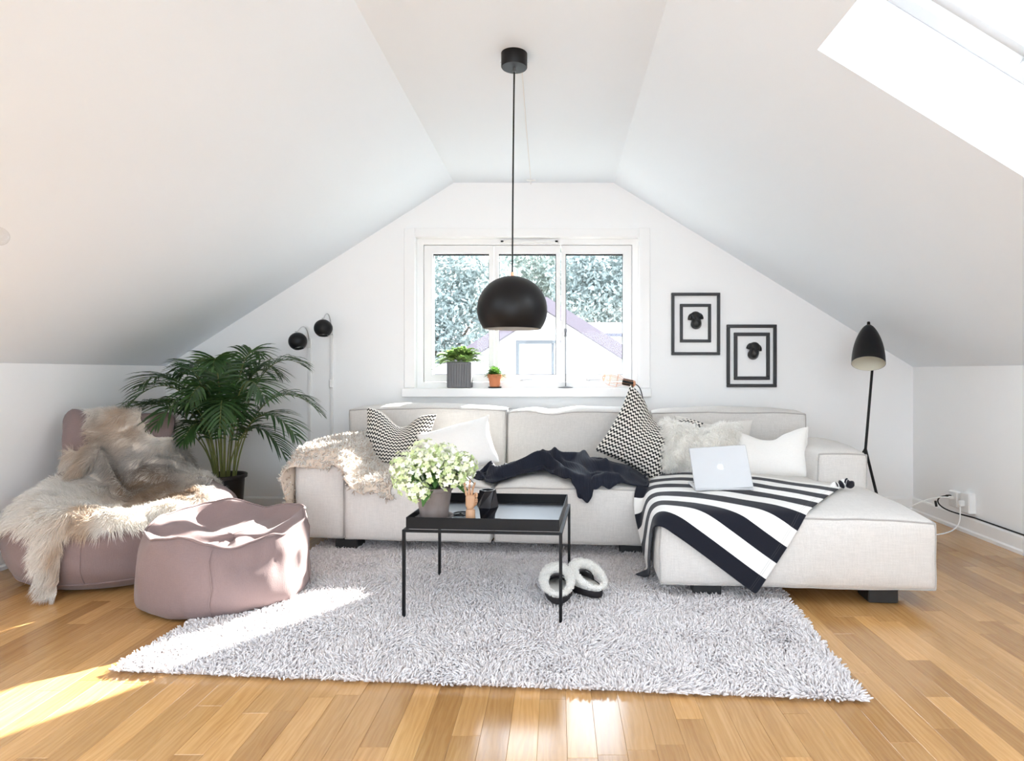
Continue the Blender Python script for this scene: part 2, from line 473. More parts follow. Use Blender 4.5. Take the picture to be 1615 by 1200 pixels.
def oak():
    t = NT('oiled_oak'); v = t.coord()
    oi = t.n('ShaderNodeObjectInfo'); gi = t.n('ShaderNodeNewGeometry')
    r = t.math('FRACT', t.math('ADD', oi.outputs['Random'], gi.outputs['Random Per Island']))
    off = t.n('ShaderNodeCombineXYZ'); t.l(t.math('MULTIPLY', r, 37.0), off.inputs[0]); t.l(t.math('MULTIPLY', r, 91.0), off.inputs[1])
    va = t.n('ShaderNodeVectorMath', operation='ADD'); t.l(v, va.inputs[0]); t.l(off.outputs[0], va.inputs[1]); w = va.outputs[0]
    g1 = t.noise(t.mapv(w, (34, 1.6, 8)), 1.0, 6, 0.62, 0.9)
    g2 = t.noise(t.mapv(w, (220, 5, 20)), 1.0, 3, 0.6)
    wv = t.n('ShaderNodeTexWave', wave_type='BANDS', bands_direction='X'); wv.inputs['Scale'].default_value = 9; wv.inputs['Distortion'].default_value = 14
    wv.inputs['Detail'].default_value = 3; wv.inputs['Detail Scale'].default_value = 1.2; t.l(t.mapv(w, (2.2, 0.32, 1)), wv.inputs['Vector'])
    f = t.math('ADD', t.math('MULTIPLY', g1, 0.62), t.math('ADD', t.math('MULTIPLY', g2, 0.28), t.math('MULTIPLY', wv.outputs['Fac'], 0.11)))
    ra = t.n('ShaderNodeValToRGB'); e = ra.color_ramp.elements
    e[0].position = 0.25; e[0].color = (0.34, 0.168, 0.058, 1); e[1].position = 0.75; e[1].color = (0.56, 0.330, 0.137, 1)
    m = ra.color_ramp.elements.new(0.5); m.color = (0.455, 0.250, 0.091, 1); t.l(f, ra.inputs[0])
    tone = t.n('ShaderNodeValToRGB'); q = tone.color_ramp.elements
    q[0].color = (0.76, 0.71, 0.65, 1); q[1].color = (1.22, 1.22, 1.22, 1); m = q.new(0.55); m.color = (1.0, 1.0, 1.0, 1); t.l(r, tone.inputs[0])
    mx = t.n('ShaderNodeMix', data_type='RGBA', blend_type='MULTIPLY')
    ins = [i for i in mx.inputs if i.type == 'RGBA']; fac = [i for i in mx.inputs if i.name == 'Factor' and i.type == 'VALUE'][0]
    fac.default_value = 1; t.l(ra.outputs[0], ins[0]); t.l(tone.outputs[0], ins[1])
    col = [o for o in mx.outputs if o.type == 'RGBA'][0]
    t.bsdf(col, t.math('MULTIPLY_ADD', g2, 0.10, 0.10), 0, t.bump(g2, 0.04, 0.0006), 0, 0.75); return t.m
M['oak'] = oak()

# ------------------------------------------------------------------ the room
D, XL, XR, KL, KR, ZC, YR = 4.40, -2.72, 2.464, 1.008, 1.0, 2.28, -2.1
FL_, FR_ = -0.722, 0.387
def zc(x):
    if x < FL_: return ZC - (FL_ - x) * (ZC - KL) / (FL_ - XL)
    if x > FR_: return ZC - (x - FR_) * (ZC - KR) / (XR - FR_)
    return ZC
def struct(o): o['kind'] = 'structure'; return o

def end_wall(name, y, x0, x1, z0, z1, depth, sgn):
    f = [[(XL, y, 0), (x0, y, 0), (x0, y, zc(x0)), (XL, y, KL)],
         [(x0, y, 0), (x1, y, 0), (x1, y, z0), (x0, y, z0)],
         [(x0, y, z1), (x1, y, z1), (x1, y, zc(x1)), (FR_, y, ZC), (FL_, y, ZC), (x0, y, zc(x0))],
         [(x1, y, 0), (XR, y, 0), (XR, y, KR), (x1, y, zc(x1))]]
    e = y + depth * sgn
    f += [[(x0, y, z0), (x1, y, z0), (x1, e, z0), (x0, e, z0)], [(x0, y, z1), (x0, e, z1), (x1, e, z1), (x1, y, z1)],
          [(x0, y, z0), (x0, e, z0), (x0, e, z1), (x0, y, z1)], [(x1, y, z0), (x1, y, z1), (x1, e, z1), (x1, e, z0)]]
    # outer leaf of the wall
    f += [[(XL, e, -0.2), (x0, e, -0.2), (x0, e, zc(x0)), (XL, e, KL)], [(x0, e, -0.2), (x1, e, -0.2), (x1, e, z0), (x0, e, z0)],
          [(x0, e, z1), (x1, e, z1), (x1, e, zc(x1)), (FR_, e, ZC), (FL_, e, ZC), (x0, e, zc(x0))],
          [(x1, e, -0.2), (XR, e, -0.2), (XR, e, KR), (x1, e, zc(x1))]]
    b = MB()
    for q in f: b.add(q, [tuple(range(len(q)))])
    return struct(b.build(name, M['wall'], smooth=False))
WX0, WX1, WZ0, WZ1 = -0.99, 0.563, 0.855, 1.90
end_wall('wall_back', D, WX0, WX1, WZ0, WZ1, 0.16, 1)
end_wall('wall_rear', YR, -1.5, 1.2, 0.25, 1.74, 0.16, -1)
struct(MB().box(XL - 0.12, XL, YR, D, -0.1, KL).build('wall_left', M['wall'], smooth=False))
struct(MB().box(XR, XR + 0.12, YR, D, -0.1, KR).build('wall_right', M['wall'], smooth=False))

# ceiling: flat strip and two slopes, skylight wells cut through the slopes
SKY = [('R', 0.217, 0.74, 1.22, 2.045), ('R', 0.217, 0.74, -1.75, -0.45), ('L', 0.217, 0.90, -1.75, -0.45), ('L', 0.217, 0.90, 0.10, 1.26)]  # first one is in view; the rest are unseen, added to brighten the room
def sp(side, t, y, off=0.0):
    if side == 'R':
        a, b = np.array((FR_, ZC)), np.array((XR, KR)); n = np.array((ZC - KR, XR - FR_))
    else:
        a, b = np.array((FL_, ZC)), np.array((XL, KL)); n = np.array((-(ZC - KL), FL_ - XL))
    n = n / np.linalg.norm(n); p = a + (b - a) * t + n * off
    return (p[0], y, p[1])
cb = MB()
cb.add([(FL_, YR, ZC), (FR_, YR, ZC), (FR_, D, ZC), (FL_, D, ZC)], [(0, 3, 2, 1)])
WELL = 0.28
for side in 'LR':
    hs = [h for h in SKY if h[0] == side]; ts = [0, 0.217, 0.74 if side == 'R' else 0.90, 1]
    ys = sorted({YR, D, *[h[3] for h in hs], *[h[4] for h in hs]})
    for i in range(3):
        for j in range(len(ys) - 1):
            yc = (ys[j] + ys[j + 1]) / 2
            if i == 1 and any(h[3] < yc < h[4] for h in hs): continue
            for off in (0, WELL):
                q = [sp(side, ts[i], ys[j], off), sp(side, ts[i + 1], ys[j], off), sp(side, ts[i + 1], ys[j + 1], off), sp(side, ts[i], ys[j + 1], off)]
                cb.add(q, [(0, 1, 2, 3)])
    for _, t0, t1, y0, y1 in hs:
        c = [(t0, y0), (t1, y0), (t1, y1), (t0, y1)]
        for k in range(4):
            a, b = c[k], c[(k + 1) % 4]
            cb.add([sp(side, *a), sp(side, *b), sp(side, *b, WELL), sp(side, *a, WELL)], [(0, 1, 2, 3)])
struct(cb.build('ceiling', M['ceil'], smooth=False))

def slope_matrix(side, t, y, off):
    z = np.array(sp(side, t, y, 1.0)) - np.array(sp(side, t, y, 0)); x = np.array(sp(side, 1, y)) - np.array(sp(side, 0, y))
    return axis_matrix(sp(side, t, y, off), z, x)
M['skyframe'] = pm('white_window_paint_shaded', (.52, .52, .52), .5, .02, 4, .03, 90)  # white frame greyed, its backlit shade put into the base colour
def skylight(n, side, t0, t1, y0, y1):
    tm, ym = (t0 + t1) / 2, (y0 + y1) / 2; Mx = slope_matrix(side, tm, ym, WELL)
    ln = np.linalg.norm(np.array(sp(side, t1, 0)) - np.array(sp(side, t0, 0))) / 2; w = (y1 - y0) / 2
    r = struct(thing('window_%d' % n, tuple(Mx.translation), None, None)); del_keys = [k for k in ('label', 'category') if k in r]
    b = MB()
    for x0, x1, yy0, yy1 in ((-ln, -ln + 0.06, -w, w), (ln - 0.06, ln, -w, w), (-ln, ln, -w, -w + 0.06), (-ln, ln, w - 0.06, w)): b.bbox(x0, x1, yy0, yy1, -0.03, 0.06, 0.004, Mx)
    fr = b.build('window_frame', M['skyframe'], r, False)
    b = MB()
    for x0, x1, yy0, yy1 in ((-ln + .05, -ln + 0.1, -w + .05, w - .05), (ln - 0.1, ln - .05, -w + .05, w - .05), (-ln + .05, ln - .05, -w + .05, -w + 0.1), (-ln + .05, ln - .05, w - 0.1, w - .05)): b.bbox(x0, x1, yy0, yy1, 0.0, 0.05, 0.006, Mx)
    sa = b.build('sash', M['skyframe'], r, False)
    MB().box(-ln + 0.09, ln - 0.09, -w + 0.09, w - 0.09, 0.02, 0.026, Mx).build('pane', M['glass'], sa, False)
    b = MB().bbox(-ln + 0.03, -ln + 0.06, -w * 0.6, w * 0.6, -0.055, -0.03, 0.004, Mx)   # ventilation flap bar at the upper rail
    b.build('ventilation_bar', M['white_plastic'], sa, False)
    for q in (-1, 1):
        MB().bbox(ln * 0.05 * q - 0.05, ln * 0.05 * q + 0.01, w - 0.10, w - 0.055, -0.03, -0.005, 0.004, Mx).build('hinge', M['chrome'], sa, False)
    portal('daylight_portal', tuple(Mx @ Vector((0, 0, 0.075))), 2 * ln, 2 * w, Mx.to_3x3() @ Vector((0, 0, -1)))
    return r
for i, s in enumerate(SKY): skylight(i + 2, *s)

# gable window
w1 = struct(thing('window_1', ((WX0 + WX1) / 2, D + 0.1, WZ0), None, None))
SB = [(-0.945, -0.452), (-0.452, 0.020), (0.020, 0.520)]; PB = [(-0.882, -0.486), (-0.4185, -0.0135), (0.054, 0.459)]
SZ0, SZ1, PZ0, PZ1 = 0.895, 1.86, 0.948, 1.80
MB().ring((WX0, WX1, WZ0, WZ1), (-0.945, 0.520, SZ0, SZ1), D + 0.05, D + 0.15).build('window_frame', M['trim'], w1, False)
for (a, b_), (c, d) in zip(SB, PB):
    sa = MB().ring((a + .003, b_ - .003, SZ0 + .003, SZ1 - .003), (c, d, PZ0, PZ1), D + 0.065, D + 0.135).build('sash', M['trim'], w1, False)
    MB().box(c - .004, d + .004, D + 0.098, D + 0.102, PZ0 - .004, PZ1 + .004).build('pane', M['glass'], sa, False)
    MB().ring((c, d, PZ0, PZ1), (c + .004, d - .004, PZ0 + .003, PZ1 - .010), D + 0.088, D + 0.097).build('gasket', M['blackmatt'], sa, False)
    hb = MB().bbox((c + d) / 2 - .045, (c + d) / 2 + .045, D + 0.035, D + 0.047, SZ0 + .018, SZ0 + .030, .003)
    hb.bbox((c + d) / 2 - .055, (c + d) / 2 - .03, D + 0.045, D + 0.066, SZ0 + .012, SZ0 + .034, .004)
    hb.build('latch', M['chrome'], sa, False)
vb = MB().bbox(-0.40, 0.0, D + 0.025, D + 0.05, 1.868, 1.888, .004).build('ventilation_slot', M['white_plastic'], w1, False)
for x in (-0.40, -0.02): MB().bbox(x, x + 0.02, D + 0.02, D + 0.03, 1.872, 1.884, .003).build('end_cap', M['blackmatt'], vb, False)
portal('daylight_portal', ((WX0 + WX1) / 2, D + 0.155, (WZ0 + WZ1) / 2), WX1 - WX0, WZ1 - WZ0, (0, -1, 0))
# unseen window behind the camera, added and sized for frontal fill light
w5 = struct(thing('window_6', (-0.15, YR - 0.1, 0.25), None, None))
MB().ring((-1.5, 1.2, 0.25, 1.74), (-1.43, 1.13, 0.32, 1.67), YR - 0.13, YR - 0.06).build('window_frame', M['trim'], w5, False)
MB().box(-0.19, -0.11, YR - 0.12, YR - 0.07, 0.32, 1.67).build('mullion', M['trim'], w5, False)
for a, b_ in ((-1.43, -0.19), (-0.11, 1.13)): MB().box(a, b_, YR - 0.1, YR - 0.095, 0.32, 1.67).build('pane', M['glass'], w5, False)
portal('daylight_portal', (-0.15, YR - 0.155, 0.995), 2.7, 1.49, (0, 1, 0))

# casing, sill, baseboards
b = MB().bbox(-1.065, WX0, D - 0.014, D, WZ0, 1.965, .004).bbox(WX1, 0.638, D - 0.014, D, WZ0, 1.965, .004).bbox(WX0, WX1, D - 0.014, D, WZ1, 1.965, .004)
struct(b.build('trim_1', M['trim'], smooth=False))
b = MB().bbox(-1.075, 0.645, D - 0.045, D, 0.792, WZ0, .005).box(WX0, WX1, D - 0.005, D + 0.05, 0.842, WZ0 + .001)
struct(b.build('trim_2', M['trim'], smooth=False))
def base(name, fn, length):
    s = MB()
    prof = [(0, 0), (0.022, 0), (0.022, 0.018), (0.013, 0.026), (0.013, 0.088), (0.008, 0.098), (0, 0.10)]
    vs = [fn(0, p, z) for p, z in prof] + [fn(length, p, z) for p, z in prof]; n = len(prof)
    s.add(vs, [(i, (i + 1) % n, (i + 1) % n + n, i + n) for i in range(n)] + [tuple(range(n)), tuple(range(n, 2 * n))])
    return struct(s.build(name, M['trim'], smooth=False))
base('baseboard_back', lambda s, p, z: (XL + s, D - p, z), XR - XL)
base('baseboard_left', lambda s, p, z: (XL + p, YR + s, z), D - YR)
base('baseboard_right', lambda s, p, z: (XR - p, YR + s, z), D - YR)

# floor: oak strips laid towards the window
floor = struct(MB().box(XL, XR, YR, D, -0.1, -0.0125).build('floor', M['blackwood'], smooth=False))
PW = 0.0762; strips = []; rows = int((XR - XL) / PW) + 1
def under_rug(x, y):
    X = x * CS - y * SN; Y = x * SN + y * CS
    return -1.5 < X < 0.70 and 2.0 < Y < 3.4 or -1.5 < X < 0.2 and Y > 3.3
for r in range(rows):
    x0 = XL + r * PW; x1 = min(XR, x0 + PW); y = 1.15 - random.random() * 0.6
    while y < D:
        ln = random.choice((0.38, 0.46, 0.54, 0.62, 0.74)); y1 = min(D, y + ln); strips.append((x0, x1, y, y1)); y = y1
rear = []
for r in range(rows):
    x0 = XL + r * PW; x1 = min(XR, x0 + PW); y0 = min(s[2] for s in strips if abs(s[0] - x0) < 1e-6); y = YR
    while y < y0 - 1e-6:
        y1 = min(y0, y + random.choice((0.46, 0.62, 0.74))); rear.append((x0, x1, y, y1)); y = y1
def seen(s):
    x, y = (s[0] + s[1]) / 2, (s[2] + s[3]) / 2
    if s[3] < 1.5 or under_rug(x, y): return 0
    u = 880 + 1000 * x / max(y, 1.3)
    if not -60 < u < 1675: return 0
    return (s[3] - s[2]) / y ** 2
order = sorted(strips, key=seen, reverse=True); near = [s for s in order[:298] if seen(s) > 0]; ns = set(near)
rest = [s for s in strips if s not in ns] + rear
pmesh = {}
for x0, x1, y0, y1 in near:
    k = (round(x1 - x0, 4), round(y1 - y0, 3))
    if k not in pmesh:
        s = MB().bbox(-(x1 - x0) / 2 + .0002, (x1 - x0) / 2 - .0002, -(y1 - y0) / 2 + .0002, (y1 - y0) / 2 - .0002, -0.012, 0, .0006)
        me = bpy.data.meshes.new('plank'); me.from_pydata(s.v, [], s.f); me.update(); me.materials.append(M['oak']); pmesh[k] = me
    o = bpy.data.objects.new('plank', pmesh[k]); COL.objects.link(o); o.parent = floor
    o.location = np.array(((x0 + x1) / 2, (y0 + y1) / 2, 0)) - ORG[floor.name]
s = MB()
for x0, x1, y0, y1 in rest: s.box(x0 + .0002, x1 - .0002, y0 + .0002, y1 - .0002, -0.012, 0)
tag(s.build('planks', M['oak'], floor, False), kind='stuff')

# ------------------------------------------------------------------ sofa (built in its own turned frame)
def puff_fn(x0, x1, y0, y1, z0, z1, top=0.0, side=0.0, front=0.0, seed=0, wr=0.004):
    c = ((x0 + x1) / 2, (y0 + y1) / 2, (z0 + z1) / 2); h = ((x1 - x0) / 2, (y1 - y0) / 2, (z1 - z0) / 2)
    def f(p):
        a, b_, d = [(p[i] - c[i]) / h[i] for i in range(3)]
        a2, b2, d2 = [max(0, 1 - min(1, q * q)) for q in (a, b_, d)]
        x = p[0] + side * a * b2 ** .6 * d2 ** .6; y = p[1] + front * b_ * a2 ** .5 * d2 ** .6
        z = p[2] + top * max(0, d) * a2 ** .55 * b2 ** .55
        n = noise.noise_vector(Vector((x * 4.5 + seed * 7, y * 4.5, z * 4.5))) * wr
        n += noise.noise_vector(Vector((x * 11 + seed * 7, y * 11, z * 11))) * wr * 0.45
        return (x + n.x, y + n.y, z + n.z)
    return f
def axis_pts(h, bev, sp_=0.045):
    k = max(2, int((2 * h - 2 * bev) / sp_)); inner = list(np.linspace(-h + bev, h - bev, k + 1))
    return [-h, -h + bev * .12, -h + bev * .45] + inner + [h - bev * .45, h - bev * .12, h]
def puff(name, m, parent, x0, x1, y0, y1, z0, z1, bev=0.03, pipe=None, pm_=None, conv=L2W, extra=None, **k):
    f0 = puff_fn(x0, x1, y0, y1, z0, z1, **k)
    f = (lambda p: extra(f0(p))) if extra else f0
    c = np.array(((x0 + x1) / 2, (y0 + y1) / 2, (z0 + z1) / 2)); h = np.array(((x1 - x0) / 2, (y1 - y0) / 2, (z1 - z0) / 2))
    A = [axis_pts(h[i], bev) for i in range(3)]; V, idx, F = [], {}, []
    def vid(p):
        key = tuple(round(q, 5) for q in p)
        if key not in idx:
            P = np.array(p); q = np.clip(P, -(h - bev), h - bev); d = P - q; l = np.linalg.norm(d)
            if l > 1e-9: P = q + d / l * bev
            idx[key] = len(V); V.append(f(tuple(P + c)))
        return idx[key]
    for a in range(3):
        o1, o2 = (a + 1) % 3, (a + 2) % 3
        for sg in (-1, 1):
            for i in range(len(A[o1]) - 1):
                for j in range(len(A[o2]) - 1):
                    q = []
                    for di, dj in ((0, 0), (1, 0), (1, 1), (0, 1)):
                        p = [0, 0, 0]; p[a] = sg * h[a]; p[o1] = A[o1][i + di]; p[o2] = A[o2][j + dj]; q.append(vid(p))
                    F.append(tuple(q) if sg > 0 else tuple(q[::-1]))
    o = mk(name, conv(V), F, m, parent)
    # piping along chosen edge loops
    e = bev * 0.29
    for lp in (pipe or []):
        pts = []
        if lp == 'top': cor = [(-1, -1, 1), (1, -1, 1), (1, 1, 1), (-1, 1, 1)]
        elif lp == 'front': cor = [(-1, -1, -1), (1, -1, -1), (1, -1, 1), (-1, -1, 1)]
        elif lp == 'right': cor = [(1, -1, -1), (1, 1, -1), (1, 1, 1), (1, -1, 1)]
        elif lp == 'left': cor = [(-1, -1, -1), (-1, 1, -1), (-1, 1, 1), (-1, -1, 1)]
        for i in range(4):
            a, b_ = np.array(cor[i]), np.array(cor[(i + 1) % 4]); n = 22
            for t in range(n):
                s = a + (b_ - a) * t / n; p = c + s * (h - e)
                # rest on the rounded edge
                p = c + np.clip(s * h, -(h - e), h - e); pts.append(tuple(conv([f(tuple(p))])[0]))
        MB().tube(pts, 0.0042, 6, closed=True).build('piping', pm_ or M['piping'], o)
    return o

M['piping'] = linen('sofa_piping', (0.40, 0.38, 0.36))
sofa = thing('sectional_sofa', lw(-0.2, 3.5, 0), 'light grey linen corner sofa with chaise below the window', 'sofa')
SZ = 0.365
seat1 = puff('seat', M['linen'], sofa, -1.392, -0.600, 3.25, 3.98, 0.075, SZ, 0.028, ['top', 'front'], top=0.05, side=0.006, front=0.012, seed=1)
seat2 = puff('seat', M['linen'], sofa, -0.594, 0.205, 3.25, 3.98, 0.075, SZ, 0.028, ['top', 'front'], top=0.05, side=0.006, front=0.012, seed=2)
chaise = puff('chaise', M['linen'], sofa, 0.212, 1.331, 2.675, 4.02, 0.07, 0.36, 0.03, ['top', 'front'], top=0.055, side=0.03, front=0.02, seed=3, wr=0.006)
arm_l = puff('armrest', M['linen'], sofa, -1.667, -1.396, 3.27, 4.02, 0.075, 0.535, 0.03, ['front'], top=0.035, side=0.012, front=0.015, seed=4)
arm_r = puff('armrest', M['linen'], sofa, 1.068, 1.325, 3.34, 4.02, 0.34, 0.55, 0.03, ['front'], top=0.03, side=0.02, front=0.012, seed=5, wr=0.008)
def dent(p):
    q = math.exp(-((p[0] + 0.36) / 0.09) ** 2) * max(0, (p[2] - 0.45) / 0.27)
    return (p[0], p[1] + 0.02 * q, p[2] - 0.020 * q)
bk = [puff('backrest', M['linen'], sofa, a, b_, 3.95, 4.20, 0.10, z1, 0.025, ['top', 'front'], top=0.035, side=0.004, front=0.02, seed=s, wr=0.007, extra=e)
      for a, b_, z1, s, e in ((-1.66, -0.640, 0.728, 6, None), (-0.634, 0.262, 0.715, 7, dent), (0.268, 1.20, 0.712, 8, None))]
for x, y in ((-1.40, 3.36), (-1.50, 4.1), (0.12, 3.40), (0.42, 2.80), (1.145, 2.80), (1.2, 3.95)):
    MB().bbox(x - .06, x + .06, y - .06, y + .06, 0.0, 0.085, .004, MLW).build('leg', M['blackwood'], sofa, False)
sofa_bvh = mesh_bvh([seat1, seat2, chaise, arm_l, arm_r] + bk)

# ------------------------------------------------------------------ rug
RX0, RX1, RY0, RY1 = -1.575, 0.745, 1.91, 3.50
def rug_mat():
    t = NT('rug_yarn'); g = t.n('ShaderNodeNewGeometry'); v = t.coord()
    c = t.mix(g.outputs['Random Per Island'], (0.60, 0.56, 0.56), (0.86, 0.83, 0.835))
    c = t.mix(t.math('MULTIPLY', t.noise(v, 3.0, 3), 0.35), c, (0.66, 0.61, 0.60)); t.bsdf(c, 0.95, 0, None, 0.1, 0.1); return t.m
M['rug'] = rug_mat()
rug = puff('shaggy_rug', pm('rug_backing', (0.5, 0.46, 0.46), 0.95, 0.08, 40, 0.5, 300), None, RX0 + .01, RX1 - .01, RY0 + .01, RY1 - .01, 0.0, 0.012, 0.004, wr=0.0)
tag(rug, 'pale grey shaggy pile rug under the coffee table', 'rug')
nx, ny = int((RX1 - RX0) / 0.0078), int((RY1 - RY0) / 0.0078)
gx, gy = np.meshgrid(np.linspace(RX0, RX1, nx), np.linspace(RY0, RY1, ny), indexing='ij'); n = gx.size
P = np.stack([gx.ravel(), gy.ravel(), np.full(n, 0.008)], 1); P[:, :2] += RNG.normal(0, 0.003, (n, 2))
edge = np.minimum.reduce([P[:, 0] - RX0, RX1 - P[:, 0], P[:, 1] - RY0, RY1 - P[:, 1]])
flow = np.array([noise.noise_vector(Vector((p[0] * 7, p[1] * 7, 0.3))) for p in P])
flow[:, 2] = 0
lean = flow * 0.8 + RNG.normal(0, 0.48, (n, 3)); lean[:, 2] = 0
out = np.zeros((n, 3)); out[:, 0] = np.where(P[:, 0] - RX0 < .015, -1, np.where(RX1 - P[:, 0] < .015, 1, 0)); out[:, 1] = np.where(P[:, 1] - RY0 < .015, -1, 0)
Dr = unit(lean + out * 0.7 + np.array((0, 0, 1.0)))
Vt, Ft, k = tufts(L2W(P), L2W(Dr), RNG.uniform(0.020, 0.032, n), RNG.uniform(0.0030, 0.0048, n), L2W(np.stack([flow[:, 0] * .5, flow[:, 1] * .5, -np.full(n, .25)], 1)))
Vt[:, 2] = np.maximum(Vt[:, 2], 0.002)
tag(mk('pile', Vt, Ft, M['rug'], rug, True), kind='stuff')

# ------------------------------------------------------------------ cushions
def pillow(name, m, c, w, h, th, yaw, lean, roll, chop=0, uvn=1.0, N=30, seed=0, wr=0.012, parent=None, pipe=None, raw=False, sag=0.0):
    """c: sofa-frame centre. yaw about z, lean back, roll in its own plane."""
    R = rotz(yaw) @ rotx(-lean) @ roty(roll)       # local x right, z up, y depth
    us = np.sin(np.linspace(-PI / 2, PI / 2, N + 1)); V, UV = [], []
    def pos(u, v, sg):
        x = u * w / 2 * (1 - 0.09 * (1 - v * v) * abs(u)); z = v * h / 2 * (1 - 0.09 * (1 - u * u) * abs(v))
        q = math.exp(-(u / 0.42) ** 2) * max(0, (v + 1) / 2) ** 2
        z -= chop * q; e = max(0, (1 - u * u) * (1 - v * v)); t = th / 2 * e ** 0.42 * (1 - 0.35 * q * (chop > 0))
        t *= 1 - 0.25 * v * sag
        nv_ = noise.noise_vector(Vector((x * 5 + seed * 3.1, z * 5, sg * 2.0))) * wr + noise.noise_vector(Vector((x * 13 + seed, z * 13, sg * 3.0))) * wr * 0.5
        y = sg * t * (1 + nv_.y * 8) + chop * 0.5 * q
        if chop: y -= 0.25 * chop * math.exp(-(u / 0.10) ** 2) * max(0, v) * sg * -1 * (e ** .2)
        return np.array((x + nv_.x * .7, y + nv_.y * e, z + nv_.z * .7))
    idx = {}
    def vid(i, j, sg):
        bd = i in (0, N) or j in (0, N); k_ = (i, j, 0 if bd else sg)
        if k_ not in idx:
            idx[k_] = len(V); V.append(R @ pos(us[i], us[j], -1 if bd else sg)); UV.append((us[i] * w / 2 * uvn, us[j] * h / 2 * uvn))
        return idx[k_]
    F = []
    for sg in (-1, 1):
        for i in range(N):
            for j in range(N):
                q = (vid(i, j, sg), vid(i + 1, j, sg), vid(i + 1, j + 1, sg), vid(i, j + 1, sg))
                F.append(q if sg < 0 else q[::-1])
    V = L2W(np.array(V) + np.array(c))
    if raw: return V, F
    o = mk(name, V, F, m, parent, uv=UV)
    s = o.modifiers.new('sub', 'SUBSURF'); s.levels = 1; s.render_levels = 1
    if pipe:
        pts = []
        for i in range(N): pts.append(V[idx[(i, 0, 0)]])
        for i in range(N): pts.append(V[idx[(N, i, 0)]])
        for i in range(N): pts.append(V[idx[(N - i, N, 0)]])
        for i in range(N): pts.append(V[idx[(0, N - i, 0)]])
        MB().tube(pts, 0.0035, 6, closed=True).build('piping', pipe, o)
    return o

def dogtooth(name, pu, pv, skew, ang=0.0):
    t = NT(name); uv = t.coord('UV'); uv = t.mapv(uv, (1, 1, 1), (0, 0, ang)); s = t.n('ShaderNodeSeparateXYZ'); t.l(uv, s.inputs[0])
    u = t.math('MULTIPLY', s.outputs[0], 1 / pu); v = t.math('MULTIPLY', s.outputs[1], 1 / pv)
    step = t.math('MULTIPLY', t.math('GREATER_THAN', t.math('FRACT', u), 0.5), skew)
    r = t.math('FRACT', t.math('ADD', v, step)); bl = t.math('LESS_THAN', r, 0.48)
    n = t.noise(t.coord(), 400, 2)
    c = t.mix(bl, (0.74, 0.70, 0.64), (0.012, 0.011, 0.012)); t.bsdf(c, 0.9, 0, t.bump(n, 0.35, 0.002), 0.1, 0.2); return t.m
M['dog1'] = dogtooth('black_white_weave', 0.0200, 0.0240, 0.30)
M['dog2'] = dogtooth('black_white_weave_large', 0.0215, 0.0270, 0.30)
M['white_cotton'] = linen('white_cotton', (0.84, 0.83, 0.81), 0.03)
M['cream_cotton'] = linen('cream_cotton', (0.82, 0.80, 0.77), 0.03)
M['pale_linen'] = linen('pale_linen', (0.66, 0.63, 0.59), 0.06)
tag(pillow('cushion', M['dog1'], (-1.255, 3.70, 0.555), 0.42, 0.37, 0.15, 0.12, 0.22, 0.10, chop=0.085, seed=1), 'smaller black and white woven cushion beside the fleece throw on the armrest', 'cushion', 'scatter cushions on the sofa')
tag(pillow('cushion', M['white_cotton'], (-0.87, 3.62, 0.525), 0.44, 0.30, 0.14, -0.05, 0.42, -0.30, chop=0.0, seed=2, pipe=M['pale_linen']), 'plain white cushion lying behind the potted hydrangea', 'cushion', 'scatter cushions on the sofa')
tag(pillow('cushion', M['dog2'], (0.235, 3.66, 0.595), 0.47, 0.44, 0.17, 0.05, 0.25, 0.50, chop=0.10, seed=3), 'larger black and white woven cushion leaning beside the navy blanket', 'cushion', 'scatter cushions on the sofa')
tag(pillow('cushion', M['pale_linen'], (0.62, 3.83, 0.530), 0.46, 0.33, 0.12, 0.0, 0.14, 0.04, seed=6, chop=0.03), 'pale linen cushion mostly hidden behind the fluffy white cushion', 'cushion', 'scatter cushions on the sofa')
tag(pillow('cushion', M['cream_cotton'], (0.88, 3.60, 0.505), 0.46, 0.30, 0.18, -0.32, 0.55, -0.10, chop=0.05, wr=0.022, seed=5, pipe=M['white_cotton']), 'cream cotton cushion slumped against the chaise armrest', 'cushion', 'scatter cushions on the sofa')
fl = pillow('cushion', pm('sheepskin_backing', (0.74, 0.72, 0.67), 0.9, 0.05, 30, 0.3, 200), (0.52, 3.60, 0.545), 0.44, 0.31, 0.15, 0.10, 0.40, 0.06, seed=4, chop=0.03)
tag(fl, 'fluffy long-haired white cushion behind the silver laptop', 'cushion', 'scatter cushions on the sofa')
Vp, Fp = pillow('', None, (0.52, 3.60, 0.545), 0.44, 0.31, 0.15, 0.10, 0.40, 0.06, seed=4, chop=0.03, raw=True)
P, Nn = scatter(Vp, Fp, 16000)
lock = np.array([noise.noise_vector(Vector(p) * 22) for p in P])
Dr = unit(Nn * 0.55 + lock * 1.1 + RNG.normal(0, .25, P.shape) + np.array((0, -.1, -.15)))
Vh, Fh, k = ribbons(P, Dr, RNG.uniform(.02, .04, len(P)), 0.0022, lock * .35 + np.array((0, 0, -.35)), 3)
M['fluff'] = hairmat('white_fleece_hair', c=(0.90, 0.885, 0.855), var=0.06, trans=0.35)
tag(mk('hair', Vh, Fh, M['fluff'], fl, True), kind='stuff')

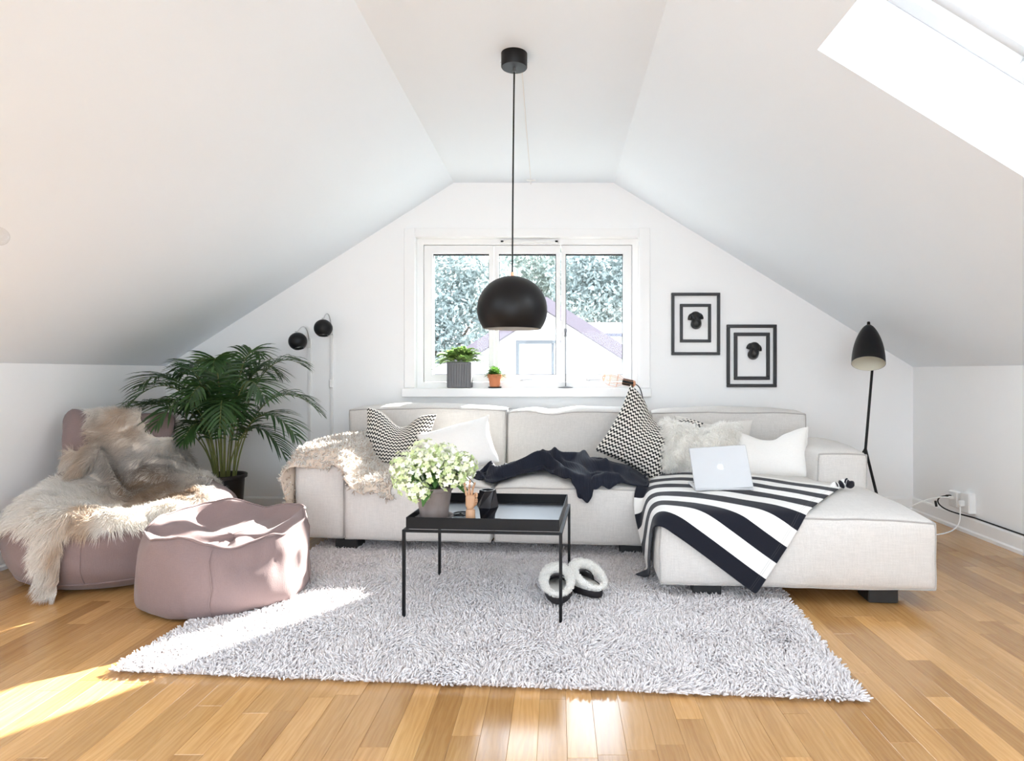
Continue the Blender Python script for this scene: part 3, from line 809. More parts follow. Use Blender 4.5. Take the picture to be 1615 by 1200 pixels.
# ------------------------------------------------------------------ striped blanket over the chaise corner
def stripe_mat():
    t = NT('striped_cotton_knit'); s = t.n('ShaderNodeSeparateXYZ'); t.l(t.coord('UV'), s.inputs[0])
    b_ = t.math('LESS_THAN', t.math('FRACT', t.math('MULTIPLY', s.outputs[0], 1 / 0.150)), 0.5)
    hem = t.math('GREATER_THAN', t.math('ABSOLUTE', t.math('SUBTRACT', t.math('ABSOLUTE', t.math('SUBTRACT', s.outputs[1], 0.030)), 0.004)), 0.0009)
    c = t.mix(b_, (0.78, 0.765, 0.74), (0.010, 0.011, 0.018)); c = t.mix(hem, t.mix(0.35, c, (0.1, 0.1, 0.1)), c)
    w = t.noise(t.mapv(t.coord('UV'), (900, 900, 1)), 1.0, 2); t.bsdf(c, 0.9, 0, t.bump(w, 0.3, 0.001), 0.1, 0.2); return t.m
M['stripe'] = stripe_mat()
hs, nu, nv = 0.0195, 46, 48
T0 = np.array((0.632, 2.405)); hd = np.array((0.566, 0.824)); sd = np.array((-0.824, 0.566))
P = np.zeros((nu, nv, 3)); UV = np.zeros((nu, nv, 2))
for i in range(nu):
    for j in range(nv):
        q = T0 + hd * hs * i + sd * hs * j
        P[i, j] = (*q, 0.448 + 0.012 * math.sin(i * .55 + j * 0.12) * (i / nu) + 0.03 * max(0, i - 30) / 16 * math.sin(j * 0.45))
        UV[i, j] = (i * hs + 0.0005, j * hs)
P = L2W(P.reshape(-1, 3)).reshape(nu, nv, 3)
X = drape(P, hs, hs, sofa_bvh, steps=110, thick=0.014, iters=5, fric=0.9, floor=0.035, bend=0.12)
sb = tag(cloth_mesh('striped_blanket', X, M['stripe'], uv=UV, thick=0.005), 'black and white striped blanket draped over the chaise corner', 'blanket')
kc = Vector(X[-1, 0]) + Vector((0.012, 0, 0.006)); kd = (Vector(X[-1, 4]) - Vector(X[-1, 0])).normalized(); kn = kd.cross(Vector((0, 0, 1)))
pth = [kc + kd * (t * .085 - .03) + Vector((0, 0, .006 + .010 * math.sin(t * 6))) + kn * .016 * math.sin(t * 5) for t in np.linspace(0, 1, 14)]
M['ink'] = linen('black_cotton', (.012, .012, .018), .1)
for a, b_, mm in ((0, 4, 'ink'), (3, 7, 'white_cotton'), (6, 10, 'ink'), (9, 13, 'white_cotton')):
    MB().tube(pth[a:b_ + 1], [.016 + .006 * math.sin(i * 1.9 + a) for i in range(b_ + 1 - a)], 12).build('rolled_corner', M[mm], sb)

# ------------------------------------------------------------------ fleece throw on the left armrest
nu, nv, hs = 46, 32, 0.0245
P = np.zeros((nu, nv, 3))
for i in range(nu):
    for j in range(nv):
        P[i, j] = (-2.02 + i * hs, 3.255 + j * hs + 0.02 * math.sin(i * .3), 0.66 + 0.01 * math.sin(i * .7 + j * .5))
P[..., 2] -= np.clip((P[..., 0] + 1.38) * 0.7, 0, 0.2)
rr = np.zeros((nu, nv), bool)
for i in range(nu):
    for j in range(nv):
        e = 3.0 * noise.noise(Vector((i * .2, j * .2, 4)))
        rr[i, j] = (j + e * .5 > -0.5 + (2.5 if i < 6 else 0)) and (i + e * .5 > 0.5) and (i < nu - 1 + e * .7 - (3 if j < 4 else 0))
P = L2W(P.reshape(-1, 3)).reshape(nu, nv, 3)
X = drape(P, hs, hs, sofa_bvh, steps=120, thick=0.012, iters=5, fric=0.9, floor=0.03, mask=rr, bend=0.3)
fle = cloth_mesh('fleece_throw', X, pm('fleece_hide', (0.62, 0.52, 0.43), 0.9, 0.08, 20, 0.3, 200), mask=rr, thick=0.012)
tag(fle, 'curly cream fleece throw draped over the armrest near the palm', 'throw')
def grid_tris(X, mask):
    nu, nv = X.shape[:2]; I = np.arange(nu * nv).reshape(nu, nv)
    return [(I[i, j], I[i + 1, j], I[i + 1, j + 1], I[i, j + 1]) for i in range(nu - 1) for j in range(nv - 1)
            if mask[i, j] and mask[i + 1, j] and mask[i + 1, j + 1] and mask[i, j + 1]]
P, Nn = scatter(X.reshape(-1, 3), grid_tris(X, rr), 20000)
Nn = np.where(Nn[:, 2:3] < -0.2, -Nn, Nn)
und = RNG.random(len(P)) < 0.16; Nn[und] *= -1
lock = np.array([noise.noise_vector(Vector(p) * 45) for p in P])
Dr = unit(Nn + lock * .9 + RNG.normal(0, .3, P.shape)); Ln = RNG.uniform(.012, .024, len(P))
Vh, Fh, k = tufts(P, Dr, Ln, np.full(len(P), .0025), lock * .8)
cc = np.where((RNG.random(len(P)) < .22)[:, None], np.array((.66, .54, .44)), np.array((.84, .80, .75)))
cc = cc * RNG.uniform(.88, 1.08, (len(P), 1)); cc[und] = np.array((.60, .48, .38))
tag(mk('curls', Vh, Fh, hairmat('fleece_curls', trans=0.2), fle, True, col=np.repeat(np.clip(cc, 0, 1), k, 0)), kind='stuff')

# ------------------------------------------------------------------ navy knitted blanket, rumpled along the seat
def navy_mat():
    t = NT('navy_rib_knit'); uv = t.coord('UV'); s = t.n('ShaderNodeSeparateXYZ'); t.l(uv, s.inputs[0])
    w = t.math('SINE', t.math('MULTIPLY', s.outputs[0], 2 * PI / 0.011)); h = t.math('ADD', w, t.noise(t.coord(), 300, 2))
    c = t.mix(t.noise(t.coord(), 6, 3), (0.005, 0.006, 0.012), (0.011, 0.014, 0.027)); t.bsdf(c, 0.75, 0, t.bump(h, 0.35, 0.002), 0.03, 0.25); return t.m
M['navy'] = navy_mat()
nu, nv = 190, 64; X = np.zeros((nu, nv, 3)); UV = np.zeros((nu, nv, 2))
def interp(s, K):
    for (a, va), (b_, vb) in zip(K, K[1:]):
        if s <= b_: t = (s - a) / (b_ - a); t = t * t * (3 - 2 * t); return va + (vb - va) * t
    return K[-1][1]
FRONT = [(0, 3.36), (.10, 3.34), (.12, 3.29), (.16, 3.262), (.20, 3.30), (.28, 3.40), (.40, 3.42), (.48, 3.36), (.56, 3.28), (.63, 3.245), (.665, 3.195), (.70, 3.245), (.85, 3.262), (1, 3.265)]
BACK = [(0, 3.50), (.12, 3.63), (.28, 3.58), (.42, 3.68), (.6, 3.80), (.8, 3.82), (1, 3.60)]
HT = [(0, .05), (.12, .07), (.25, .060), (.4, .085), (.55, .085), (.7, .07), (.85, .05), (1, .02)]
for i in range(nu):
    s = i / (nu - 1)
    for j in range(nv):
        t = j / (nv - 1)
        x = -0.735 + s * 0.945; y0, y1 = interp(s, FRONT), interp(s, BACK)
        wv = noise.noise(Vector((s * 6, t * 2, 1.7)))
        y = y0 + (y1 - y0) * t + 0.02 * noise.noise(Vector((s * 9, t * 3, 5)))
        x += 0.03 * noise.noise(Vector((s * 5, t * 4, 9)))
        env = math.sin(PI * min(1, t * 1.08 + .02)) ** .55 * min(1, s * 14 + .1) ** .6 * min(1, (1 - s) * 10 + .08) ** .6
        # folds running along the length, twisting as they go
        ph = 2.7 * (t + 0.55 * s + 0.22 * wv) * PI * 2
        rid = 0.5 + 0.5 * math.sin(ph); rid = rid ** 1.5
        r2 = 1 - abs(noise.noise(Vector((s * 5.5 + t * 2.6, t * 3.4 - s * 4.2, 3)))) * 2.4
        h = interp(s, HT) * env * (0.30 + 0.80 * rid + 0.42 * max(0, r2) ** 2)
        xn = (x + 0.195) / 0.40; yn = (y - 3.615) / 0.365
        base = SZ + 0.05 * max(0, 1 - xn * xn) ** .55 * max(0, 1 - yn * yn) ** .55 if x < 0.205 else 0.385
        z = base + 0.010 + max(0, h)
        if y < 3.262: z = min(z, SZ + 0.012 + 0.02 * math.sin(s * 40) ** 2); z -= max(0, 3.262 - y) * 1.0 + (0.03 if y < 3.24 else 0) ; z2 = y; y = 3.236 - 0.012 * min(1, (3.262 - y) * 20)
        X[i, j] = (x, y, z); UV[i, j] = (s * 1.05 + t * .12, t)
for _ in range(2):
    X[1:-1, 1:-1] = X[1:-1, 1:-1] * .4 + .15 * (X[:-2, 1:-1] + X[2:, 1:-1] + X[1:-1, :-2] + X[1:-1, 2:])
X = L2W(X.reshape(-1, 3)).reshape(nu, nv, 3)
tag(cloth_mesh('knit_blanket', X, M['navy'], uv=UV, thick=0.006, subdiv=0), 'dark navy knitted blanket crumpled along the sofa seat', 'blanket')

# ------------------------------------------------------------------ coffee table with tray
TX0, TX1, TY0, TY1 = -0.785, -0.178, 2.393, 2.915
table = thing('tray_table', lw((TX0 + TX1) / 2, (TY0 + TY1) / 2, 0.01), 'square black metal tray table standing on the rug', 'table')
r = 0.006
for x, y in ((TX0, TY0), (TX1, TY0), (TX0, TY1), (TX1, TY1)):
    MB().bbox(x - r, x + r, y - r, y + r, 0.012, 0.348, .0012, MLW).build('leg', M['black'], table, False)
fb = MB()
for a in ((TX0 - r, TX1 + r, TY0 - r, TY0 + r), (TX0 - r, TX1 + r, TY1 - r, TY1 + r), (TX0 - r, TX0 + r, TY0 + r, TY1 - r), (TX1 - r, TX1 + r, TY0 + r, TY1 - r)):
    fb.bbox(*a, 0.346, 0.356, .0012, MLW)
fb.build('frame', M['black'], table, False)
M['tray'] = pm('glossy_black_tray', (0.012, 0.012, 0.014), 0.31, 0.1, 30, 0.012, 90, spec=1.0)
tray = MB().bbox(TX0 + .012, TX1 - .012, TY0 + .012, TY1 - .012, 0.357, 0.363, .002, MLW).build('tray', M['tray'], table, False)
for a in ((TX0 + .006, TX1 - .006, TY0 + .006, TY0 + .010), (TX0 + .006, TX1 - .006, TY1 - .010, TY1 - .006), (TX0 + .006, TX0 + .010, TY0 + .010, TY1 - .010), (TX1 - .010, TX1 - .006, TY0 + .010, TY1 - .010)):
    MB().bbox(*a, 0.357, 0.402, .0012, MLW).build('rim', M['black'], tray, False)
TZ = 0.3632

# hydrangea in an old clay pot
HX, HY = -0.505, 2.585
hyd = thing('potted_hydrangea', (HX, HY, TZ), 'blooming pale green hydrangea in an aged clay pot on the tray', 'potted plant')
def clay():
    t = NT('aged_clay'); v = t.coord(); c = t.mix(t.noise(v, 14, 5, .6), (0.10, 0.085, 0.085), (0.30, 0.235, 0.215))
    c = t.mix(t.math('MULTIPLY', t.noise(t.mapv(v, (1, 1, .4)), 30, 4), .6), c, (0.42, 0.37, 0.35)); t.bsdf(c, .85, 0, t.bump(t.noise(v, 120, 4), .3, .002)); return t.m
M['clay'] = clay()
MB().lathe([(0, .0), (.066, 0), (.078, .014), (.078, .018), (.070, .016), (.060, .006), (0, .006)], (HX, HY, TZ), 40).build('saucer', M['clay'], hyd)
pot = MB().lathe([(0, .007), (.052, .007), (.056, .012), (.071, .118), (.0755, .120), (.0765, .132), (.073, .135), (.068, .132), (.064, .115), (0, .112)], (HX, HY, TZ), 40).build('pot', M['clay'], hyd)
M['leaf'] = pm('hydrangea_leaf', (0.06, 0.155, 0.035), 0.42, 0.35, 40, 0.3, 120, bd=.002)
def leaf(base, d, L, W, droop, m, parent, name='leaf', n=6):
    d = Vector(d).normalized(); s = d.cross(Vector((0, 0, 1)));
    s = (s if s.length > .05 else Vector((1, 0, 0))).normalized(); u = s.cross(d).normalized(); vs, fs = [], []
    for i in range(n + 1):
        t = i / n; c = Vector(base) + d * L * t - Vector((0, 0, 1)) * droop * L * t * t; w = W * math.sin(PI * min(1, (t * .93 + .04))) ** .75 * (1 - .3 * t)
        for k, (q, h) in enumerate(((-1, .18), (-.5, .07), (0, 0), (.5, .07), (1, .18))): vs.append(c + s * q * w / 2 + u * (h * w + .002 * math.sin(9 * t + k)))
    for i in range(n):
        for k in range(4): fs.append((i * 5 + k, i * 5 + k + 1, i * 5 + 6 + k, i * 5 + 5 + k))
    b_ = len(vs); vs2 = vs + [v - u * .0008 for v in vs]; fs += [tuple(q + b_ for q in f[::-1]) for f in fs]
    return mk(name, [tuple(v) for v in vs2], fs, m, parent)
def floret_mat():
    t = NT('hydrangea_floret'); g = t.n('ShaderNodeNewGeometry'); r = t.n('ShaderNodeValToRGB'); e = r.color_ramp.elements
    e[0].color = (0.50, 0.62, 0.26, 1); e[1].color = (0.92, 0.90, 0.80, 1); m = e.new(.45); m.color = (0.76, 0.82, 0.52, 1); m = e.new(.75); m.color = (0.88, 0.89, 0.74, 1)
    t.l(g.outputs['Random Per Island'], r.inputs[0]); b_ = t.bsdf(r.outputs[0], .6, 0, None, .1, .3)
    b_.inputs['Subsurface Weight'].default_value = 0.0; return t.m
M['floret'] = floret_mat()
def flower_head(c, rad, n, parent, seed):
    rng = np.random.default_rng(seed); vs, fs = [], []
    for i in range(n):
        z = 1 - 2 * (i + .5) / n; a = i * 2.39996
        if z < -.75: continue
        d = Vector((math.sqrt(1 - z * z) * math.cos(a), math.sqrt(1 - z * z) * math.sin(a), z * .85)).normalized()
        d = (d + Vector(rng.normal(0, .12, 3))).normalized(); o = Vector(c) + d * rad * rng.uniform(.86, 1.06)
        s = d.orthogonal().normalized(); t = d.cross(s); ph = rng.uniform(0, PI); w = rng.uniform(.010, .0145)
        b_ = len(vs); vs.append(o - d * .002)
        for k in range(4):
            q = ph + k * PI / 2
            for da, rr_, up in ((-.62, .72, .10), (-.22, 1.05, .16), (.22, 1.05, .16), (.62, .72, .10)):
                vs.append(o + (s * math.cos(q + da) + t * math.sin(q + da)) * w * rr_ + d * w * (up + rng.uniform(-.12, .2)))
            j = b_ + 1 + 4 * k; fs += [(b_, j, j + 1), (b_, j + 1, j + 2), (b_, j + 2, j + 3)]
        j = b_ + 1; fs += [(b_, j + 3, j + 4), (b_, j + 7, j + 8), (b_, j + 11, j + 12), (b_, j + 15, j)]
    return mk('flower_head', [tuple(v) for v in vs], fs, M['floret'], parent, smooth=False)
heads = [(-.115, -.01, .215, .062), (-.035, -.02, .262, .066), (.045, .01, .245, .062), (.115, .0, .215, .060), (-.085, -.07, .160, .060), (.085, -.065, .175, .056),
         (.01, -.075, .205, .062), (-.13, .05, .175, .055), (.0, .08, .235, .060), (.10, .09, .20, .055), (-.075, .09, .225, .055), (-.045, -.085, .125, .045)]
core = Vector((HX, HY, TZ + .11))
for i, (x, y, z, rad) in enumerate(heads):
    c = (HX + x, HY + y, TZ + z); flower_head(c, rad, 74, hyd, i)
    MB().tube(bez([core, core + Vector((x * .2, y * .2, .05)), c], 6), .0022, 5).build('stem', M['leaf'], hyd)
random.seed(3)
for i in range(26):
    a = i * 2.4; el = random.uniform(-.45, .45); rr_ = random.uniform(.02, .06); zz = random.uniform(.02, .11)
    b_ = core + Vector((math.cos(a) * rr_, math.sin(a) * rr_, zz)); leaf(b_, (math.cos(a), math.sin(a), el), random.uniform(.075, .115), random.uniform(.045, .065), random.uniform(.2, .6), M['leaf'], hyd)

# jointed wooden hand making a ring with thumb and finger
hand = thing('wooden_hand', (-0.345, 2.50, TZ), 'small jointed wooden mannequin hand standing on the tray', 'figurine')
def beech():
    t = NT('beech_wood'); v = t.coord(); c = t.mix(t.noise(t.mapv(v, (60, 60, 9)), 1, 4), (0.40, 0.22, 0.12), (0.62, 0.38, 0.23)); t.bsdf(c, .4, 0, None); return t.m
M['beech'] = beech()
hx, hy = -0.345, 2.50
MB().lathe([(0, 0), (.0215, 0), (.0215, .004), (.019, .03), (.0185, .056), (.0165, .060), (0, .061)], (hx, hy, TZ), 24).build('forearm', M['beech'], hand)
V, F = star((hx, hy, TZ + .085), lambda P: smin(sd_box(P, (hx, hy, TZ + .092), (.0195, .0105, .024), .009), sd_ell(P, (hx - .001, hy, TZ + .066), (.014, .011, .012)), .008), 28, 20, .08)
mk('palm', V, F, M['beech'], hand)
MB().lathe([(0, -.010), (.007, -.008), (.0105, 0), (.007, .008), (0, .010)], (hx, hy, TZ + .062), 14).build('wrist_ball', M['beech'], hand)
def finger(pts, r0, r1, name):
    b_ = MB()
    for i, (a, c) in enumerate(zip(pts, pts[1:])):
        a, c = Vector(a), Vector(c); d = (c - a); rr_ = r0 + (r1 - r0) * i / max(1, len(pts) - 2)
        b_.tube([a + d * .02, a + d * .12, a + d * .5, a + d * .88, a + d * .98], [rr_ * .55, rr_ * .95, rr_, rr_ * .92, rr_ * .5], 10)
    return b_.build(name, M['beech'], hand)
B = Vector((hx, hy, TZ))
for pts in ([(-.015, 0, .112), (-.019, .0, .134), (-.022, -.001, .150), (-.023, -.003, .164)],
            [(-.006, 0, .115), (-.005, .001, .141), (-.003, .0, .160), (0, -.004, .176)],
            [(.004, 0, .114), (.009, -.002, .138), (.015, -.006, .154), (.020, -.012, .167)]):
    finger([B + Vector(p) for p in pts], .0052, .0040, 'finger')
finger([B + Vector(p) for p in [(.014, 0, .110), (.022, -.006, .124), (.028, -.018, .122), (.027, -.027, .110)]], .0052, .0042, 'finger')
finger([B + Vector(p) for p in [(.016, -.003, .076), (.024, -.012, .088), (.027, -.022, .098), (.027, -.027, .107)]], .0062, .0046, 'thumb')

# faceted black vase, low dish, ring-shaped coaster
def facet(name, c, prof, n, tw, m, parent=None, label=None, cat=None):
    vs, fs = [], []
    for i, (r, z) in enumerate(prof):
        for k in range(n):
            a = 2 * PI * (k + .5 * i * tw) / n + .3; vs.append((c[0] + r * math.cos(a), c[1] + r * math.sin(a), c[2] + z))
    for i in range(len(prof) - 1):
        for k in range(n):
            k2 = (k + 1) % n; fs += [(i * n + k, i * n + k2, (i + 1) * n + k2), (i * n + k, (i + 1) * n + k2, (i + 1) * n + k)]
    fs.append(tuple(range(n))[::-1]); o = mk(name, vs, fs, m, parent, smooth=False)
    return tag(o, label, cat) if label else o
facet('faceted_vase', (-0.288, 2.60, TZ), [(.030, 0), (.046, .05), (.034, .118), (.026, .118), (.036, .055), (.02, .012)], 6, 1, pm('matt_black_ceramic', (.012, .012, .016), .32, .1, 30, .03, 200), None, 'faceted matt black vase behind the wooden hand', 'vase')
facet('faceted_dish', (-0.243, 2.475, TZ), [(.018, 0), (.034, .022), (.029, .022), (.014, .006)], 7, 0, pm('gloss_black_ceramic', (.012, .012, .014), .12, .1, 30, .02, 200), None, 'small faceted glossy black dish next to the black vase', 'dish')
co = MB().tube([(-0.405 + .036 * math.cos(a), 2.665 + .036 * math.sin(a), TZ + .005) for a in np.linspace(0, 2 * PI, 36, endpoint=False)], .0032, 8, closed=True)
for a in (0.4, 1.97): co.tube([(-0.405 + .036 * math.cos(a), 2.665 + .036 * math.sin(a), TZ + .004), (-0.405 - .036 * math.cos(a), 2.665 - .036 * math.sin(a), TZ + .004)], .0025, 6)
tag(co.build('ring_trivet', M['black']), 'round black wire trivet beside the clay pot', 'trivet')

# ------------------------------------------------------------------ slippers
M['suede'] = pm('dark_brown_suede', (0.020, 0.014, 0.015), 0.9, .2, 40, .3, 300, sheen=.2)
M['sole'] = pm('dark_rubber_sole', (0.013, 0.010, 0.012), .7, .2, 40, .2, 200)
M['shear'] = pm('shearling', (0.80, 0.78, 0.74), .95, .05, 40, .8, 260, bd=.004)
def slipper(hx, hy, ang, mir, label):
    R = Matrix.Translation((hx, hy, 0.034)) @ Matrix.Rotation(ang, 4, 'Z')
    s_ = thing('slipper', (hx, hy, 0.034), label, 'slipper', 'pair of slippers on the rug')
    def outl(t, k=1.0):   # t 0..1 around, foot outline
        a = 2 * PI * t; y = .13 - .128 * math.cos(a); w = .045 + .010 * math.sin(PI * min(1, y / .26)) + .004 * (y / .26)
        return (mir * .006 * math.sin(y / .26 * PI) + w * k * math.sin(a), .13 + (y - .13) * (1 + (k - 1) * .6))
    n = 36; b_ = MB(); vs = []
    for z, k in ((-.006, .96), (.000, 1.03), (.018, 1.05), (.022, 1.0)): vs += [(*outl(i / n, k), z) for i in range(n)]
    fs = [(r_ * n + i, r_ * n + (i + 1) % n, (r_ + 1) * n + (i + 1) % n, (r_ + 1) * n + i) for r_ in range(3) for i in range(n)] + [tuple(range(n))[::-1]]
    b_.add([R @ Vector(v) for v in vs], fs).build('sole', M['sole'], s_)
    b_ = MB(); b_.add([R @ Vector((*outl(i / n, .93), .020)) for i in range(n)] + [R @ Vector((*outl(i / n, .6), .024)) for i in range(n)],
        [(i, (i + 1) % n, n + (i + 1) % n, n + i) for i in range(n)] + [tuple(range(n, 2 * n))]).build('footbed', M['shear'], s_)
    # toe cap
    rows, m = 12, 14; vs = []
    for i in range(rows + 1):
        y = .140 + .117 * i / rows; w = .049 * (1 - max(0, (y - .17) / .092) ** 2.4) ** .5 if y < .2569 else .004; h = .072 * (1 - max(0, (y - .12) / .142) ** 2.2) ** .6 if y > .12 else .072
        for k in range(m + 1):
            a = PI * k / m; vs.append(R @ Vector((-math.cos(a) * (w + .003) + mir * .004, y, .014 + math.sin(a) ** .8 * max(.004, h - .012))))
    fs = [(i * (m + 1) + k, i * (m + 1) + k + 1, (i + 1) * (m + 1) + k + 1, (i + 1) * (m + 1) + k) for i in range(rows) for k in range(m)]
    up = MB().add(vs, fs).build('upper', M['suede'], s_); sm = up.modifiers.new('thick', 'SOLIDIFY'); sm.thickness = .004; sm.offset = -1
    # shearling collar ring
    pts, rad = [], []
    for i in range(40):
        a = 2 * PI * i / 40; y = .100 - .098 * math.cos(a); q = max(0, min(1, y / .198)); x = .053 * math.sin(a) * (1.0 + .08 * math.sin(a * .5))
        pts.append(R @ Vector((x, y, .037 + .045 * q ** 1.1))); rad.append(.008 + .015 * q ** .8)
    col = MB().tube(pts, rad, 12, closed=True).build('collar', M['shear'], s_)
    V = np.array([tuple(v.co) for v in col.data.vertices]) + ORG[col.name]; F = [tuple(p.vertices) for p in col.data.polygons]
    P, Nn = scatter(V, F, 6000); lock = np.array([noise.noise_vector(Vector(p) * 70) for p in P])
    Vh, Fh, k = ribbons(P, unit(Nn + lock * .8), RNG.uniform(.004, .008, len(P)), .0016, lock * .4, 2)
    tag(mk('wool', Vh, Fh, M['fluff'], col, True), kind='stuff')
slipper(0.002, 2.545, 0.05, 1, 'white shearling slipper right behind the front table leg')
slipper(0.172, 2.62, 0.42, -1, 'white shearling slipper turned outwards, farther from the table')

# ------------------------------------------------------------------ laptop, half closed
R = MLW @ Matrix.Translation((0.535, 2.965, 0.420)) @ Matrix.Rotation(0.06, 4, 'Z')
M['alu'] = pm('anodised_aluminium', (0.50, 0.51, 0.525), .5, .015, 20, .02, 600, metal=.2)
lap = thing('laptop', tuple(R.translation), 'half-closed silver laptop standing on the striped blanket', 'laptop')
MB().bbox(-.135, .135, .0, .19, 0, .010, .003, R).build('base', M['alu'], lap, False)
MB().bbox(-.115, .115, .07, .17, .010, .0115, .0005, R).build('keyboard', M['blackmatt'], lap, False)
RL = R @ Matrix.Translation((0, .002, .006)) @ Matrix.Rotation(math.radians(-24), 4, 'X') @ Matrix.Rotation(-.07, 4, 'Y')
lid = MB().bbox(-.135, .135, 0, .006, 0, .205, .0028, RL).build('lid', M['alu'], lap, False)
MB().box(-.125, .125, .006, .0065, .012, .195, RL).build('screen', M['blackmatt'], lap, False)
n = 40; vs = []          # bitten-fruit mark with a leaf
for i in range(n):
    a = 2 * PI * i / n; r_ = .0150 * (1 + .07 * math.cos(2 * a) - .10 * math.exp(-((a - PI / 2) / .35) ** 2) - .07 * math.exp(-((a - 3 * PI / 2) / .3) ** 2))
    x, z = r_ * math.cos(a) * .96, r_ * math.sin(a)
    dx, dz = x - .0185, z - .002; dd = math.hypot(dx, dz)
    if dd < .0085: x, z = .0185 + dx / dd * .0085, .002 + dz / dd * .0085
    vs.append(RL @ Vector((x, -.0004, .105 + z)))
lf = [RL @ Vector((.001 + .0042 * math.cos(a) * .5 + .0042 * math.sin(a), -.0004, .105 + .0195 + .0042 * math.sin(a) - .0016 * math.cos(a))) for a in np.linspace(0, 2 * PI, 10, endpoint=False)]
MB().add(vs, [tuple(range(n))]).add(lf, [tuple(range(10))]).build('logo', pm('polished_mark', (.60, .61, .63), .2, .01, 10, 0, metal=.2), lid, False)

# ------------------------------------------------------------------ pouf and beanbag in mauve canvas
def canvas():
    t = NT('mauve_canvas'); v = t.coord()
    a = t.noise(t.mapv(v, (30, 400, 400)), 1, 2); b_ = t.noise(t.mapv(v, (400, 400, 30)), 1, 2); h = t.math('MULTIPLY', t.math('ADD', a, b_), .5)
    c = t.mix(h, (0.190, 0.136, 0.132), (0.258, 0.190, 0.185)); t.bsdf(c, .85, 0, t.bump(t.math('ADD', h, t.math('MULTIPLY', t.noise(v, 9, 4), 2.0)), .25, .004), .15, .2); return t.m
M['mauve'] = canvas()
PX, PY = -1.425, 2.735
pouf = thing('pouf', (PX, PY, 0.0), 'low round mauve canvas pouf sagging open at the top', 'pouf')
prof = [(0.0, .004), (.24, .002), (.295, .006), (.322, .03), (.335, .08), (.337, .14), (.332, .20), (.325, .26), (.318, .300), (.312, .318), (.304, .322), (.292, .312), (.27, .292), (.22, .268), (.15, .250), (.08, .243), (0, .241)]
n = 96; vs = []
def pouf_pt(r, z, a, lvl):
    d = Vector((math.cos(a), math.sin(a), 0)); k = r / .33
    tilt = .018 * math.cos(a - 1.9) * (z / .32)
    zz = z + tilt; rr_ = r
    if z > .2: zz += .014 * math.sin(3 * a + .6) * k + .008 * math.sin(7 * a) * k; rr_ *= 1 + .020 * math.sin(2 * a + .3) + .012 * math.sin(9 * a + 1.3 * math.sin(2 * a))
    p = Vector((d.x * rr_, d.y * rr_, zz))
    q = noise.noise_vector(Vector((p.x * 5, p.y * 5, p.z * 9))) * .022 + noise.noise_vector(Vector((p.x * 13, p.y * 13, p.z * 26 + 4))) * .012
    if z < .01: q *= .2
    # diagonal creases on the sides and folds in the sagging top
    cr = 1 - abs(math.sin(a * 4 + z * 14 + 2 * noise.noise(p * 3))); p += d * (-.011 * cr ** 6) * (z < .3)
    if z < .3 and r < .3 and z > .2: q.z += .014 * math.sin(p.x * 22 + p.y * 9) ; q *= 1.3
    p += q; p.z = max(p.z, .002)
    return (PX + p.x, PY + p.y, p.z)
for li, (r, z) in enumerate(prof):
    for k in range(n): vs.append(pouf_pt(max(r, .0005), z, 2 * PI * k / n, li))
fs = [(i * n + k, i * n + (k + 1) % n, (i + 1) * n + (k + 1) % n, (i + 1) * n + k) for i in range(len(prof) - 1) for k in range(n)]
o = mk('cover', vs, fs, M['mauve'], pouf); s = o.modifiers.new('sub', 'SUBSURF'); s.levels = 1; s.render_levels = 1
MB().tube([Vector(vs[9 * n + k]) + Vector((0, 0, .004)) for k in range(n)], .0045, 6, closed=True).build('piping', M['mauve'], o)
for a in (-1.25, 2.0, 0.2): MB().tube([Vector(pouf_pt(r * 1.004, z, a, 0)) for r, z in prof[3:9]], .0022, 5).build('seam', M['mauve'], o)

BX, BY = -2.125, 3.155
bag = thing('beanbag_chair', (BX, BY, 0), 'mauve canvas beanbag chair with a raised back in the corner', 'beanbag')
MB_ = rotz(0.30) @ rotx(-0.30)
def bag_sdf(P):
    d = sd_cyl(P, (BX, BY, .195), .485, .193, .15)
    back = sd_box(P, (-2.36, 3.40, .47), (.245, .135, .27), .09, MB_)
    for e in ((-.225, 0, .25), (.215, 0, .225)):
        c = np.array((-2.36, 3.40, .47)) + MB_ @ np.array(e); back = smin(back, sd_ell(P, c, (.055, .05, .075)), .05)
    d = smin(d, back, .14)
    d = smax(d, -sd_ell(P, (-2.02, 3.02, .60), (.34, .34, .30)), .12)
    w = .010 * np.sin(P[:, 0] * 9 + 2 * np.sin(P[:, 2] * 11)) * np.sin(P[:, 1] * 8 + P[:, 2] * 14) + .006 * np.sin(P[:, 0] * 23 + P[:, 2] * 31) * np.sin(P[:, 1] * 19 - P[:, 2] * 17)
    return d + w * np.clip((P[:, 2] - .02) / .08, 0, 1)
V, F = star((-2.16, 3.20, .16), bag_sdf, 110, 76, 1.3)
V[:, 2] = np.maximum(V[:, 2], .002)
bo = mk('cover', V, F, M['mauve'], bag); s = bo.modifiers.new('sub', 'SUBSURF'); s.levels = 1; s.render_levels = 1
def bag_line(a, z0, z1, n=14):
    bv = mesh_bvh([bo]); pts = []
    for i in range(n + 1):
        z = z0 + (z1 - z0) * i / n; o_ = Vector((BX + math.cos(a) * 1.0, BY + math.sin(a) * 1.0, z)); h = bv.ray_cast(o_, Vector((-math.cos(a), -math.sin(a), 0)))
        if h[0] is not None: pts.append(h[0] + h[1] * .001)
    return pts
for a in (-1.35, -2.5, -.3): MB().tube(bag_line(a, .05, .33), .0025, 5).build('seam', M['mauve'], bo)
bv = mesh_bvh([bo]); loop = []
